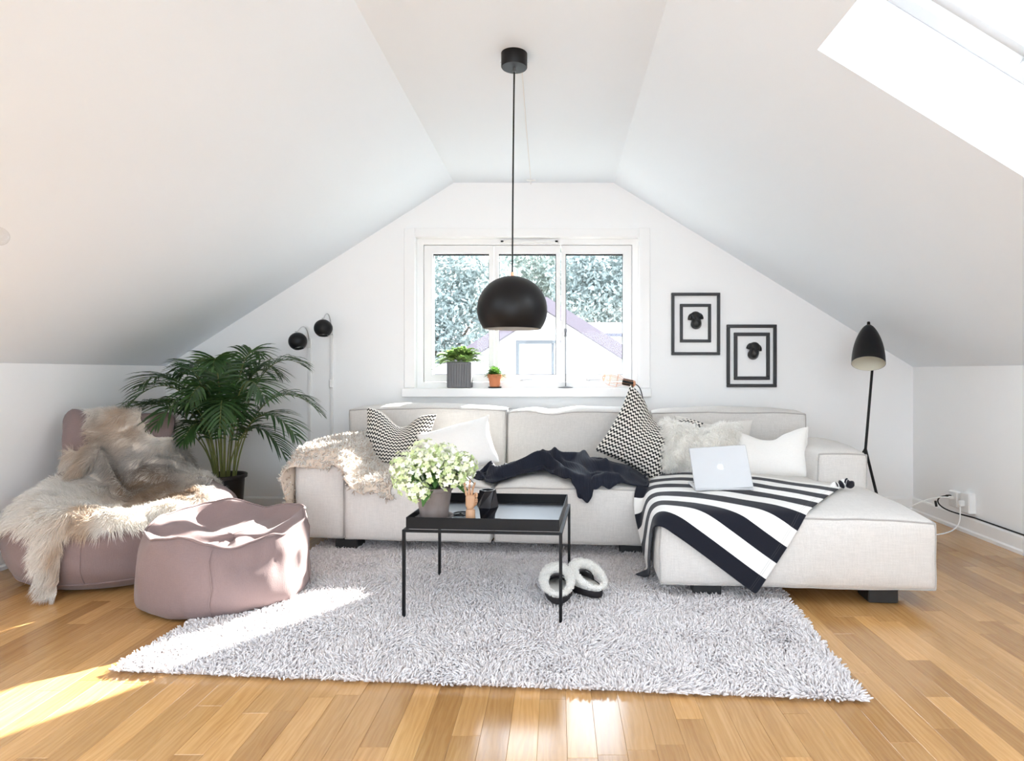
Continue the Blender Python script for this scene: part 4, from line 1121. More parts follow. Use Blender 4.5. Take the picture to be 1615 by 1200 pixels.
for k in range(80):
    a = 2 * PI * k / 80; h = bv.ray_cast(Vector((BX + math.cos(a) * 1.2, BY + math.sin(a) * 1.2, .055)), Vector((-math.cos(a), -math.sin(a), 0)))
    if h[0] is not None: loop.append(h[0] + h[1] * .001)
MB().tube(loop, .0035, 6, closed=True).build('piping', M['mauve'], bo)

# reindeer hide over the beanbag
nu, nv, hs = 54, 84, 0.0225
P = np.zeros((nu, nv, 3)); mask = np.zeros((nu, nv), bool); cx, cy, j0 = -2.12, 3.04, 33
LOBES = [(-1.60, 0.71, .26), (.0, .54, .42), (1.28, .97, .26), (1.60, .86, .35), (2.06, 1.00, .32), (2.45, .66, .35), (2.9, .50, .40), (-2.5, .50, .40), (-.75, .42, .4)]
def bag_h(x, y):
    h = bv.ray_cast(Vector((x, y, 1.5)), Vector((0, 0, -1))); return max(.03, h[0].z if h[0] is not None else .03)
for i in range(nu):
    x = max(-2.69, cx + (i - nu / 2) * hs)
    for sg in (1, -1):
        y, z = cy, bag_h(x, cy); P[i, j0] = (x, y, z + .014)
        j = j0 + sg; acc = 0
        while 0 <= j < nv:
            y2 = y + sg * .002; z2 = bag_h(x, y2); step = math.hypot(.002, z2 - z)
            while acc + step >= hs and 0 <= j < nv:      # step down vertical drops as well
                t = (hs - acc) / step; y, z = y + (y2 - y) * t, z + (z2 - z) * t
                P[i, j] = (x, y + sg * .012, z + .014); j += sg; acc = 0; step = math.hypot(y2 - y, z2 - z)
            acc += step; y, z = y2, z2
    for j in range(nv):
        a = math.atan2((j - j0) * hs, (i - nu / 2) * hs); rr_ = .42
        for la, lr, lw_ in LOBES:
            d = (a - la + PI) % (2 * PI) - PI; rr_ = max(rr_, lr * math.exp(-(d / lw_) ** 2))
        rr_ += .035 * noise.noise(Vector((math.cos(a) * 3, math.sin(a) * 3, 2.2)))
        mask[i, j] = math.hypot((i - nu / 2) * hs, (j - j0) * hs) < rr_
fixd = np.zeros((nu, nv), bool); fixd[:, j0 + 34:] = True
HX_ = drape(P, hs, hs, bv, steps=45, thick=.012, iters=4, fric=.97, floor=.02, mask=mask, bend=.12, fixed=(fixd & mask).ravel())
HX_[..., 0] = np.maximum(HX_[..., 0], -2.69)
hide = cloth_mesh('reindeer_hide', HX_, pm('hide_leather', (.60, .54, .47), .9, .1, 20, .2, 200), mask=mask, thick=.006)
tag(hide, 'shaggy white and brown reindeer hide thrown over the beanbag', 'hide')
gt = grid_tris(HX_, mask); NF = grid_normals(HX_); NF = NF if NF[..., 2][mask].mean() > 0 else -NF
nh = 75000; fi = RNG.integers(0, len(gt), nh); G = np.array(gt)[fi]; Xf = HX_.reshape(-1, 3); Nf = NF.reshape(-1, 3)
u, v = RNG.random((nh, 1)), RNG.random((nh, 1))
bil = lambda A: (A[G[:, 0]] * (1 - u) + A[G[:, 1]] * u) * (1 - v) + (A[G[:, 3]] * (1 - u) + A[G[:, 2]] * u) * v
gi, gj = np.meshgrid(np.arange(nu), np.arange(nv), indexing='ij'); Gf = np.stack([gi.ravel() * hs, gj.ravel() * hs, 0 * gi.ravel()], 1)
Pr, Nr, Gr = bil(Xf), unit(bil(Nf)), bil(Gf)
du = unit(np.gradient(HX_, axis=0)).reshape(-1, 3); dv = unit(np.gradient(HX_, axis=1)).reshape(-1, 3)
flow = bil(du) * ((Gr[:, 0:1] - nu * hs / 2) * 1.2) - bil(dv) * .75
lock = np.array([noise.noise_vector(Vector(p) * 16) for p in Pr])
Dr = unit(Nr * .55 + unit(flow) * .75 + lock * .7 + RNG.normal(0, .12, Pr.shape))
TAN, DARK, GREY, UMB = np.array((.53, .38, .25)), np.array((.12, .09, .072)), np.array((.55, .52, .49)), np.array((.30, .20, .125))
PATCH = [(-.30, .50, .08, .18, TAN, .75), (.02, .66, .05, .11, DARK, .75), (-.02, .62, .11, .18, GREY, .6), (-.10, .34, .16, .09, DARK, .95), (-.16, .42, .22, .10, GREY, .7), (.04, .24, .18, .12, UMB, .9),
         (.20, .10, .17, .10, TAN, 1.0), (.24, .04, .10, .05, UMB, .9), (.34, .20, .10, .08, GREY, .8), (.36, .04, .08, .05, UMB, .7), (.10, -.42, .05, .20, TAN, .8), (-.30, .20, .10, .10, GREY, .4), (-.40, .36, .08, .12, TAN, .6), (.12, -.22, .12, .06, GREY, .35)]
def hide_col(g):
    x, y = g[0] - nu * hs / 2, g[1] - j0 * hs; v_ = noise.noise_vector(Vector((x * 6, y * 5, 1.3))) * .09 + noise.noise_vector(Vector((x * 19, y * 15, 5))) * .03
    x += v_.x; y += v_.y; c = np.array((.85, .825, .785))
    for px_, py_, rx, ry, pc, w in PATCH:
        w = w * min(1, 1.5 * math.exp(-((x - px_) / rx) ** 2 - ((y - py_) / ry) ** 2)); c = c * (1 - w) + pc * w
    return c
HC = np.array([hide_col(g) for g in Gr]) * RNG.uniform(.82, 1.1, (nh, 1))
Vh, Fh, k = ribbons(Pr, Dr, RNG.uniform(.024, .055, nh), .0020, lock * .15 + np.array((0, 0, -.22)), 2)
tag(mk('fur', Vh, Fh, hairmat('reindeer_fur', .6, trans=.25), hide, True, col=np.repeat(np.clip(HC, 0, 1), k, 0)), kind='stuff')

# ------------------------------------------------------------------ areca palm
QX, QY = -2.02, 3.83
palm = thing('potted_palm', (QX, QY, 0), 'bushy green areca palm in a dark plastic pot in the corner', 'potted plant')
M['dark_pot'] = pm('dark_plastic_pot', (.018, .014, .012), .45, .15, 20, .05, 200)
MB().lathe([(0, .0), (.093, 0), (.096, .004), (.116, .325), (.130, .328), (.131, .347), (.127, .350), (.119, .345), (.108, .30), (0, .298)], (QX, QY, 0), 40).build('pot', M['dark_pot'], palm)
MB().lathe([(0, .312), (.06, .309), (.111, .302)], (QX, QY, 0), 32).build('soil', pm('potting_soil', (.02, .014, .01), .95, .4, 60, .8, 150, bd=.006), palm)
def palm_mat():
    t = NT('palm_leaf'); g = t.n('ShaderNodeNewGeometry'); v = t.coord()
    c = t.mix(g.outputs['Random Per Island'], (.016, .045, .014), (.05, .115, .032)); b_ = t.bsdf(c, .38, 0, None, 0, .5)
    tr = t.n('ShaderNodeBsdfTranslucent'); tr.inputs[0].default_value = (.07, .15, .025, 1); x = t.n('ShaderNodeMixShader'); x.inputs[0].default_value = .22
    t.l(b_.outputs[0], x.inputs[1]); t.l(tr.outputs[0], x.inputs[2]); t.l(x.outputs[0], t.out.inputs[0]); return t.m
M['palm'] = palm_mat(); M['cane'] = pm('palm_cane', (.16, .17, .05), .5, .3, 25, .1, 150)
def frond(base, az, reach, peak, tipz, LL, rng):
    d = Vector((math.cos(az), math.sin(az), 0)); b_ = Vector(base)
    pts = bez([b_, b_ + d * reach * .10 + Vector((0, 0, (peak - b_.z) * .75)), b_ + d * reach * .52 + Vector((0, 0, (peak - b_.z) * 1.12)), b_ + d * reach + Vector((0, 0, tipz - b_.z))], 22)
    cane = MB(); m = len(pts); cane.tube(pts, [.0055 * (1 - .8 * i / (m - 1)) for i in range(m)], 6)
    st = cane.build('stem', M['cane'], palm)
    vs, fs = [], []
    npair = 22
    for i in range(npair + 1):
        t = .34 + .66 * i / npair; f = t * (m - 1); a = min(m - 2, int(f)); p = pts[a].lerp(pts[a + 1], f - a); T = (pts[a + 1] - pts[a]).normalized()
        S = T.cross(Vector((0, 0, 1))); S = S.normalized() if S.length > .05 else Vector((-d.y, d.x, 0)); U = S.cross(T)
        env = math.sin(PI * (0.16 + .80 * i / npair)) ** .7
        for sg in ((-1, 1) if i < npair else (0,)):
            L = LL * env * rng.uniform(.85, 1.12); q = .45 + .5 * i / npair
            dd = (T * (q + rng.uniform(-.08, .08)) + S * sg * (1.05 - .45 * i / npair) + U * (.35 + rng.uniform(-.15, .15))).normalized()
            w = .0155 * rng.uniform(.8, 1.1); sd_ = dd.cross(U).normalized(); n_ = 5; b0 = len(vs)
            for k in range(n_ + 1):
                s_ = k / n_; c = p + dd * L * s_ - Vector((0, 0, 1)) * L * .42 * s_ * s_; ww = w * (math.sin(PI * (.16 + .84 * s_)) ** .6 if k < n_ else .04) / 2
                vs += [c - sd_ * ww, c + U * ww * .35 * -1, c + sd_ * ww]
            for k in range(n_): fs += [(b0 + 3 * k, b0 + 3 * k + 1, b0 + 3 * k + 4, b0 + 3 * k + 3), (b0 + 3 * k + 1, b0 + 3 * k + 2, b0 + 3 * k + 5, b0 + 3 * k + 4)]
    V = np.array([tuple(v) for v in vs]); V[:, 1] = np.minimum(V[:, 1], D - .03)
    V[:, 0] = np.maximum(V[:, 0], XL + .02)
    for i in range(len(V)): V[i, 2] = min(V[i, 2], zc(V[i, 0]) - .02)
    mk('frond', V, fs, M['palm'], st)
prng = random.Random(11)
FR = [(3.3, .50, .80, .74, .24), (2.95, .52, .98, .88, .24), (3.65, .46, .72, .56, .20), (2.5, .42, 1.05, .98, .22), (0.15, .48, .90, .72, .24), (-.25, .46, .80, .58, .22),
      (.5, .40, 1.06, 1.00, .24), (-.05, .36, .72, .46, .20), (-1.5, .34, .95, .80, .22), (-1.9, .40, .88, .68, .22), (-1.05, .40, .90, .66, .22), (-2.4, .42, .95, .80, .23), (-.6, .44, .98, .82, .24),
      (1.4, .28, 1.10, 1.08, .22), (1.9, .30, 1.05, .98, .22), (.9, .30, 1.05, .95, .22), (-2.8, .46, .88, .66, .22), (-1.3, .20, 1.06, 1.0, .20), (2.2, .2, .95, .9, .20), (-.9, .22, .84, .72, .2), (-2.0, .18, .86, .76, .2), (.3, .2, .98, .95, .2), (3.0, .24, 1.0, .95, .2), (-1.7, .30, .74, .58, .17)]
for az, reach, peak, tip, LL in FR:
    b_ = (QX + .075 * math.cos(az) * prng.uniform(.3, 1), QY + .07 * math.sin(az) * prng.uniform(.3, 1), .30)
    frond(b_, az + prng.uniform(-.1, .1), reach, peak, tip, LL, prng)

# ------------------------------------------------------------------ pendant lamp
LX, LY = -0.181, 2.624
pen = thing('pendant_lamp', (LX, LY, 1.138), 'matt black dome pendant lamp hanging over the coffee table', 'lamp')
can = MB().lathe([(0, 2.28), (.054, 2.28), (.054, 2.225), (.052, 2.222), (0, 2.222)], (LX, LY, 0), 40).build('ceiling_cup', M['blackmatt'], pen)
for s_ in (-1, 1): MB().tube([(LX + s_ * .053, LY, 2.245), (LX + s_ * .058, LY, 2.245)], .0022, 8).build('screw', M['chrome'], can)
MB().lathe([(0, 2.224), (.0055, 2.224), (.0055, 2.205), (0, 2.203)], (LX, LY, 0), 12).build('cord_grip', M['chrome'], pen)
MB().tube(bez([(LX, LY, 2.206), (LX - .004, LY, 1.95), (LX - .006, LY, 1.65), (LX - .008, LY, 1.372)], 14), .0034, 8).build('cord', M['blackmatt'], pen)
sx = LX - .008; R0 = .1455; zc_ = 1.222
prof = [(R0 * math.cos(a), zc_ + R0 * .95 * math.sin(a)) for a in np.linspace(-.62, PI / 2 - .05, 26)]
sh = MB().lathe(prof + [(0, prof[-1][1] + .0005)], (sx, LY, 0), 64).build('shade', M['blackmatt'], pen, angle=None)
MB().lathe([(r - .002, z) for r, z in prof] + [(0, prof[-1][1] - .002)], (sx, LY, 0), 64).build('lining', M['lamp_white'], sh, angle=None)
MB().lathe([(prof[0][0], prof[0][1]), (prof[0][0] - .002, prof[0][1])], (sx, LY, 0), 64).build('rim', M['blackmatt'], sh)
MB().lathe([(0, 1.378), (.006, 1.376), (.007, 1.362), (.018, 1.359), (.020, 1.356)], (sx, LY, 0), 20).build('copper_neck', M['copper'], pen)
MB().lathe([(.0, 1.345), (.016, 1.345), (.016, 1.30), (.008, 1.292), (.03, 1.262), (.032, 1.24), (.02, 1.218), (0, 1.212)], (sx, LY, 0), 20).build('bulb', M['lamp_white'], pen)
# thin white cable and cleat on the ceiling
cab = MB().tube([(-.155, 2.70, 2.2765), (-.17, 3.4, 2.2765), (-.185, 4.30, 2.2765)], .003, 6).build('ceiling_cable', M['white_plastic'])
tag(cab, 'thin white cable running along the flat ceiling', 'cable')
cl = thing('ceiling_hook', (-.185, 4.33, 2.255), 'small white hook under the ceiling above the window', 'hook')
MB().bbox(-.215, -.155, 4.325, 4.335, 2.270, 2.28, .002).build('plate', M['white_plastic'], cl, False)
MB().tube(bez([(-.185, 4.33, 2.275), (-.185, 4.33, 2.24), (-.185, 4.31, 2.24), (-.185, 4.31, 2.25)], 8), .003, 6).build('hook', M['white_plastic'], cl)

# ------------------------------------------------------------------ wall lamps
def wall_lamp(x, zb, zsw, turn, label):
    y = D; L = thing('wall_lamp', (x, y - .08, zb), label, 'lamp', 'black ball wall lamps')
    bx, bz = x - turn * .028, zb; by = D - .135
    axis = Vector((turn * .25, -.22, -.94)).normalized()
    Mx = axis_matrix((bx, by, bz), -axis); r_ = .060
    pr = [(r_ * math.cos(a), r_ * math.sin(a)) for a in np.linspace(-1.02, PI / 2 - .02, 22)]
    sh_ = MB().lathe(pr + [(0, r_)], n=40, M=Mx).build('shade', M['black'], L, angle=None)
    MB().lathe([(r * .96, z) for r, z in pr], n=40, M=Mx).build('lining', M['chrome'], sh_, angle=None)
    MB().lathe([(0, .01), (.013, .01), (.013, -.020), (.018, -.030), (.012, -.040), (0, -.042)], n=16, M=Mx).build('bulb', M['lamp_white'], L)
    top = Mx @ Vector((0, 0, r_))
    MB().tube([top - (Mx.to_3x3() @ Vector((0, 0, .004))), top + (Mx.to_3x3() @ Vector((0, 0, .012)))], .008, 12).build('swivel', M['chrome'], L)
    MB().tube(bez([(x, D - .012, zb + .01), (x, D - .045, zb + .12), (x - turn * .01, D - .09, zb + .13), top], 12), .0035, 8).build('arm', M['chrome'], L)
    MB().bbox(x - .014, x + .014, D - .014, D, zb - .04, zb + .03, .003).build('wall_bracket', M['white_plastic'], L, False)
    MB().bbox(x - .010, x + .010, D - .011, D, .30, zb - .04, .002).build('cable_cover', M['white_plastic'], L, False)
    MB().bbox(x - .013, x + .013, D - .028, D - .011, zsw - .028, zsw + .028, .006).build('switch', M['white_plastic'], L, False)
wall_lamp(-1.722, 1.172, 0.775, 1, 'lower black ball wall lamp, the one nearer the palm')
wall_lamp(-1.568, 1.260, 0.885, .4, 'higher black ball wall lamp, the one nearer the window')

# ------------------------------------------------------------------ frames and dog heads on the back wall
def frame(x0, x1, z0, z1, w, dep, label):
    f = thing('picture_frame', ((x0 + x1) / 2, D - dep, z0), label, 'picture frame', 'empty black frames on the wall')
    for a in ((x0, x1, z1 - w, z1), (x0, x1, z0, z0 + w), (x0, x0 + w, z0 + w, z1 - w), (x1 - w, x1, z0 + w, z1 - w)):
        MB().bbox(a[0], a[1], D - dep, D, a[2], a[3], .002).build('moulding', M['blackframe'], f, False)
M['blackframe'] = pm('black_frame_paint', (.022, .023, .026), .45, .2, 30, .1, 200)
kx = lambda u: (u - 880) * D / 1000; kz = lambda v: .96 + (588 - v) * D / 1000
frame(kx(1058.5), kx(1135), kz(560), kz(462), .020, .018, 'larger outer black frame hung higher, nearer the window')
frame(kx(1072), kx(1121), kz(540), kz(479.5), .020, .014, 'small black frame around the upper dog head')
frame(kx(1145.5), kx(1224), kz(610.5), kz(512), .022, .018, 'larger outer black frame hung lower, nearer the floor lamp')
frame(kx(1157), kx(1213.5), kz(599), kz(524.5), .024, .014, 'smaller black frame around the lower dog head')
def dog(x, z, tilt, label):
    Rm = roty(tilt)
    def sdf(P):
        q = (P - np.array((x, D, z))) @ Rm
        d = sd_ell(q, (0, -.018, .026), (.037, .034, .034)); d = smin(d, sd_ell(q, (0, -.040, -.018), (.031, .036, .040)), .020)
        d = smin(d, sd_ell(q, (0, -.020, -.030), (.037, .024, .034)), .014)
        for s_ in (-1, 1): d = smin(d, sd_ell(q, (s_ * .041, -.016, .020), (.012, .012, .026), roty(s_ * -.30)), .010)
        d = smax(d, q[:, 1], .003)
        for s_ in (-1, 1): d = smax(d, -sd_ell(q, (s_ * .017, -.055, .010), (.007, .010, .006)), .004)
        return d
    V, F = star((x, D - .016, z), sdf, 56, 44, .12)
    h = tag(mk('dog_head_ornament', V, F, M['blackgloss']), label, 'ornament', 'black dog head ornaments')
    nz = np.array((x, D, z)) + Rm @ np.array((0, -.072, -.012)); MB().lathe([(0, -.006), (.007, -.003), (.008, .002), (0, .006)], tuple(nz), 12).build('nose', M['blackmatt'], h)
M['blackgloss'] = pm('black_resin', (.008, .008, .009), .3, .2, 60, .5, 140, bd=.003)
dog(kx(1096.5), kz(505), -.06, 'black dog head ornament inside the upper frames')
dog(kx(1187.5), kz(553), .20, 'black dog head ornament inside the lower frames')

# ------------------------------------------------------------------ floor lamp behind the chaise armrest
fl_ = thing('floor_lamp', (1.88, 4.0, 0), 'slender black floor lamp with a bullet shade behind the armrest', 'lamp')
jt = Vector((1.985, 4.0, 1.01)); ft = Vector((1.865, 3.93, .0))
MB().tube([ft, jt], [.009, .008], 10).build('pole', M['blackmatt'], fl_)
mid = ft.lerp(jt, .48)
for f in ((1.985, 3.84, 0), (1.78, 4.22, 0)): MB().tube([mid, f], .0085, 10).build('leg', M['blackmatt'], fl_)
ax = Vector((-.20, -.40, -.89)).normalized(); Mx = axis_matrix((1.925, 3.93, 1.255), -ax)
pr = [(0, -.004)] + [(.020 + .074 * (1 - (1 - t) ** 2.1) ** .8, -.006 - .262 * t) for t in np.linspace(0, 1, 24)]
sh_ = MB().lathe(pr, n=48, M=Mx).build('shade', M['blackmatt'], fl_, angle=None)
MB().lathe([(max(0, r - .002), z - .0005) for r, z in pr], n=48, M=Mx).build('lining', M['cream'], sh_, angle=None)
MB().lathe([(0, .0), (.011, .0), (.011, -.008), (.017, -.010), (0, -.012)], n=16, M=Mx).build('copper_collar', M['copper'], fl_)
MB().lathe([(0, .022), (.009, .022), (.010, .0), (0, .0)], n=16, M=Mx).build('top_knob', M['blackmatt'], fl_)
MB().lathe([(0, -.07), (.016, -.07), (.018, -.13), (.030, -.165), (.030, -.185), (.015, -.21), (0, -.214)], n=16, M=Mx).build('bulb', M['lamp_white'], fl_)
MB().tube([jt, Mx @ Vector((.03, .055, -.16))], .007, 8).build('swivel', M['blackmatt'], fl_)

# ------------------------------------------------------------------ things on the window sill
SILL = WZ0 + .002
def zinc():
    t = NT('weathered_zinc'); v = t.coord(); c = t.mix(t.noise(t.mapv(v, (90, 90, 6)), 1, 4), (.07, .07, .075), (.24, .24, .25)); t.bsdf(c, .6, .3, t.bump(t.noise(v, 90, 3), .3, .002)); return t.m
pl = thing('planter_box', (-.680, 4.405, SILL), 'square grey zinc planter with feathery green fern on the sill', 'potted plant')
x0, x1, y0, y1 = -.765, -.598, 4.362, 4.448
M['zinc'] = zinc()
bx = MB().bbox(x0, x1, y0, y1, SILL, SILL + .178, .004).build('planter', M['zinc'], pl, False)
for q in np.linspace(x0 + .012, x1 - .012, 9): MB().tube([(q, y0 - .0005, SILL + .008), (q, y0 - .0005, SILL + .165)], .0022, 6).build('rib', M['zinc'], bx)
def foliage_mat(name, a, b_):
    t = NT(name); g = t.n('ShaderNodeNewGeometry'); c = t.mix(g.outputs['Random Per Island'], a, b_); p = t.bsdf(c, .5, 0, None, 0, .3)
    tr = t.n('ShaderNodeBsdfTranslucent'); t.l(c, tr.inputs[0]); x = t.n('ShaderNodeMixShader'); x.inputs[0].default_value = .45; t.l(p.outputs[0], x.inputs[1]); t.l(tr.outputs[0], x.inputs[2]); t.l(x.outputs[0], t.out.inputs[0]); return t.m
M['fern'] = foliage_mat('fern_leaf', (.08, .17, .03), (.28, .40, .12)); M['herb'] = foliage_mat('herb_leaf', (.04, .11, .015), (.12, .24, .05))
def sprig(base, d, L, nl, lw_, m, parent, droop=.5, rng=random):
    vs, fs = [], []; d = Vector(d).normalized(); S0 = d.cross(Vector((0, 0, 1))); S0 = S0.normalized() if S0.length > .05 else Vector((1, 0, 0))
    at = lambda t: Vector(base) + d * L * t - Vector((0, 0, 1)) * droop * L * t * t
    for i in range(nl):
        t = .2 + .8 * i / (nl - 1); p = at(t); w = lw_ * (1.15 - .75 * t)
        for sg in (-1, 1):
            u = (S0 * sg + d * .5 + Vector((0, 0, rng.uniform(-.1, .35)))).normalized(); q = u.cross(d).normalized().cross(u) * w * .22; b0 = len(vs)
            vs += [p, p + u * w * .5 + q, p + u * w, p + u * w * .5 - q]; fs.append((b0, b0 + 1, b0 + 2, b0 + 3))
    b_ = MB(); b_.add(vs, fs); b_.tube([at(t) for t in np.linspace(0, 1, 6)], .0011, 4); return b_.build('sprig', m, parent)
rg = random.Random(5)
for i in range(95):
    a = rg.uniform(0, 2 * PI); el = rg.uniform(.25, 1.5); d = (math.cos(a) * math.cos(el), math.sin(a) * math.cos(el) * .45, math.sin(el))
    sprig((-.682 + rg.uniform(-.05, .05), 4.405 + rg.uniform(-.02, .02), SILL + .172), d, rg.uniform(.15, .25), 17, .036, M['fern'], pl, .55, rg)
tp = thing('herb_pot', (-.438, 4.395, SILL), 'little terracotta pot with a round green herb on the sill', 'potted plant')
M['terra'] = pm('terracotta', (.55, .20, .09), .8, .12, 18, .2, 120)
MB().lathe([(0, 0), (.044, 0), (.048, .006), (.046, .007), (.04, .004), (0, .004)], (-.438, 4.395, SILL), 32).build('saucer', M['blackmatt'], tp)
MB().lathe([(0, .005), (.033, .005), (.044, .068), (.050, .070), (.052, .092), (.049, .094), (.045, .088), (0, .084)], (-.438, 4.395, SILL), 32).build('pot', M['terra'], tp)
for i in range(80):
    z = 1 - (i + .5) / 80 * 1.25; a = i * 2.4; c = math.sqrt(max(0, 1 - z * z)); d = (c * math.cos(a), c * math.sin(a), z + .15)
    sprig((-.438, 4.395, SILL + .092), d, rg.uniform(.062, .082), 7, .022, M['herb'], tp, .25, rg)
cs = thing('candlestick', (.053, 4.405, SILL), 'tall thin metal candlestick in front of the window mullion', 'candlestick')
MB().lathe([(0, 0), (.050, 0), (.052, .004), (.010, .010), (0, .012)], (.053, 4.405, SILL), 32).build('foot', M['steel_dark'], cs)
MB().tube([(.053, 4.405, SILL + .008), (.053, 4.405, SILL + .36)], .0042, 10).build('rod', M['steel_dark'], cs)
MB().lathe([(0, .355), (.010, .355), (.011, .362), (.009, .366), (.009, .385), (.010, .390), (.010, .41), (0, .41)], (.053, 4.405, SILL), 20).build('candle_cup', M['steel_dark'], cs)

# caged work lamp lying on the sill
ca = thing('cage_lamp', (.455, 4.375, SILL), 'bare bulb lamp in a copper wire cage lying on the sill', 'lamp')
A0 = Vector((.520, 4.345, .885)); dr = Vector((-.93, .02, .20)).normalized(); Mx = axis_matrix(A0, dr)
MB().lathe([(0, .0), (.015, .0), (.021, .006), (.022, .075), (.018, .080), (0, .080)], n=20, M=Mx).build('socket', M['blackmatt'], ca)
MB().lathe([(0, -.012), (.010, -.012), (.023, -.003), (.024, .004), (.021, .006)], n=20, M=Mx).build('copper_ring', M['copper'], ca)
cg = MB()
for k in range(6):
    a = 2 * PI * k / 6; cg.tube([Mx @ Vector((r * math.cos(a), r * math.sin(a), z)) for r, z in ((.0225, .0), (.0225, .078), (.044, .115), (.046, .165), (.030, .205), (.004, .218))], .0014, 5)
for r, z in ((.044, .115), (.046, .165), (.030, .205)): cg.tube([Mx @ Vector((r * math.cos(a), r * math.sin(a), z)) for a in np.linspace(0, 2 * PI, 24, endpoint=False)], .0014, 5, closed=True)
cg.build('cage', M['copper'], ca)
MB().lathe([(0, .075), (.014, .08), (.018, .10), (.033, .135), (.034, .155), (.024, .18), (0, .19)], n=20, M=Mx).build('bulb', glass_mat('clear_bulb_glass', (.97, .97, .95)), ca)
MB().tube(bez([A0 - dr * .01, A0 - dr * .05 + Vector((0, 0, -.01)), (.585, 4.32, .83), (.585, 4.30, .735), (.60, 4.30, .40), (.62, 4.30, .05)], 24), .0035, 7).build('cord', M['blackmatt'], ca)

# ------------------------------------------------------------------ sockets and cords at the right wall
def outlet(y, z, w, h, dep, label):
    o = thing('wall_outlet', (XR - dep / 2, y, z), label, 'outlet', 'wall outlets')
    MB().bbox(XR - dep, XR, y - w / 2, y + w / 2, z, z + h, .006).build('box', M['white_plastic'], o, False)
    Mo = axis_matrix((XR - dep, y, z + h * .55), (-1, 0, 0), (0, 1, 0))
    MB().lathe([(.024, .001), (.022, .0012), (.021, -.010), (0, -.010)], n=24, M=Mo).build('socket_well', M['white_plastic'], o)
    return o
outlet(3.905, .135, .085, .098, .035, 'white wall outlet with the black and white plugs')
outlet(3.775, .125, .085, .122, .045, 'white wall outlet with a single white plug, farther from the corner')
c = thing('plug_cord', (XR - .06, 3.92, .03), 'black cord plugged in and running along the baseboard', 'cord')
MB().bbox(XR - .068, XR - .036, 3.905, 3.925, .19, .208, .004).build('plug', M['blackmatt'], c, False)
MB().tube(bez([(XR - .066, 3.92, .20), (XR - .13, 3.96, .19), (XR - .10, 3.98, .10), (XR - .05, 3.86, .11), (XR - .010, 3.74, .106)], 20) + [Vector((XR - .009, 3.5, .1055)), Vector((XR - .009, 2.0, .1055)), Vector((XR - .009, .5, .1055))], .0042, 7).build('cord', M['blackmatt'], c)
MB().tube([(XR - .112, 3.951, .163), (XR - .106, 3.951, .128)], .0075, 8).build('inline_switch', M['blackmatt'], c)
c = thing('plug_cord', (XR - .06, 3.90, .03), 'white cord arching from the outlet behind the sofa', 'cord')
MB().bbox(XR - .064, XR - .036, 3.885, 3.903, .185, .203, .004).build('plug', M['white_plastic'], c, False)
MB().tube(bez([(XR - .06, 3.895, .195), (XR - .18, 3.95, .20), (XR - .26, 4.0, .10), (XR - .42, 4.02, .008)], 18), .0035, 7).build('cord', M['white_plastic'], c)
c = thing('plug_cord', (XR - .06, 3.775, .03), 'white cord hanging down to the floor beside the chaise', 'cord')
MB().bbox(XR - .078, XR - .046, 3.765, 3.785, .165, .20, .004).build('plug', M['white_plastic'], c, False)
MB().tube(bez([(XR - .07, 3.775, .168), (XR - .07, 3.78, .10), (XR - .09, 3.70, .012), (XR - .20, 3.66, .006), (XR - .40, 3.70, .006), (XR - .55, 3.85, .006)], 20), .0035, 7).build('cord', M['white_plastic'], c)

# little clear glass globe hanging at the left
gb = thing('glass_globe', (-1.335, 1.512, 1.26), 'small clear glass globe hanging at the left edge', 'lamp')
MB().lathe([(.0006, -.022)] + [(.022 * math.cos(a), .022 * math.sin(a)) for a in np.linspace(-PI / 2 + .1, PI / 2 - .1, 14)] + [(.0006, .022)], (-1.335, 1.512, 1.286), 28).build('globe', glass_mat('clear_globe_glass', (.95, .95, .95)), gb)
MB().tube([(-1.337, 1.512, 1.305), (-1.337, 1.512, zc(-1.337))], .0015, 6).build('cord', M['white_plastic'], gb)

# ------------------------------------------------------------------ outside: neighbour houses and trees
gr = MB().box(-60, 60, 5.0, 90, -3.4, -3.2).build('ground', pm('garden_ground', (.20, .20, .18), .95, .3, .6, .3, 4, bd=.05), smooth=False); struct(gr)
M['render'] = pm('white_house_render', (.84, .83, .81), .9, .02, 1.5, .1, 30)
M['rooftile'] = pm('pinkish_roof_boards', (.118, .094, .108), .8, .08, 2, .2, 12, bd=.02)
M['slate'] = pm('lilac_grey_roof', (.10, .096, .122), .8, .08, 2, .2, 12, bd=.02)
M['house_frame'] = pm('grey_window_paint', (.075, .078, .082), .5, .05, 8, .05, 60)
M['house_glass'] = pm('reflecting_glass', (.30, .31, .32), .06, .03, 3, .01, 4)
h1 = thing('neighbour_house', (-.29, 16, -3.2), 'white gabled house with pinkish roof edge seen through the window', 'house')
AX, AZ, HW, sl = -.29, 2.50, 3.4, .63
MB().add([(AX - HW, 16, -3.2), (AX + HW, 16, -3.2), (AX + HW, 16, AZ - HW * sl), (AX, 16, AZ), (AX - HW, 16, AZ - HW * sl), (AX - HW, 24, -3.2), (AX + HW, 24, -3.2), (AX + HW, 24, AZ - HW * sl), (AX, 24, AZ), (AX - HW, 24, AZ - HW * sl)],
    [(0, 1, 2, 3, 4), (9, 8, 7, 6, 5), (1, 6, 7, 2), (0, 4, 9, 5)]).build('wall', M['render'], h1, False)
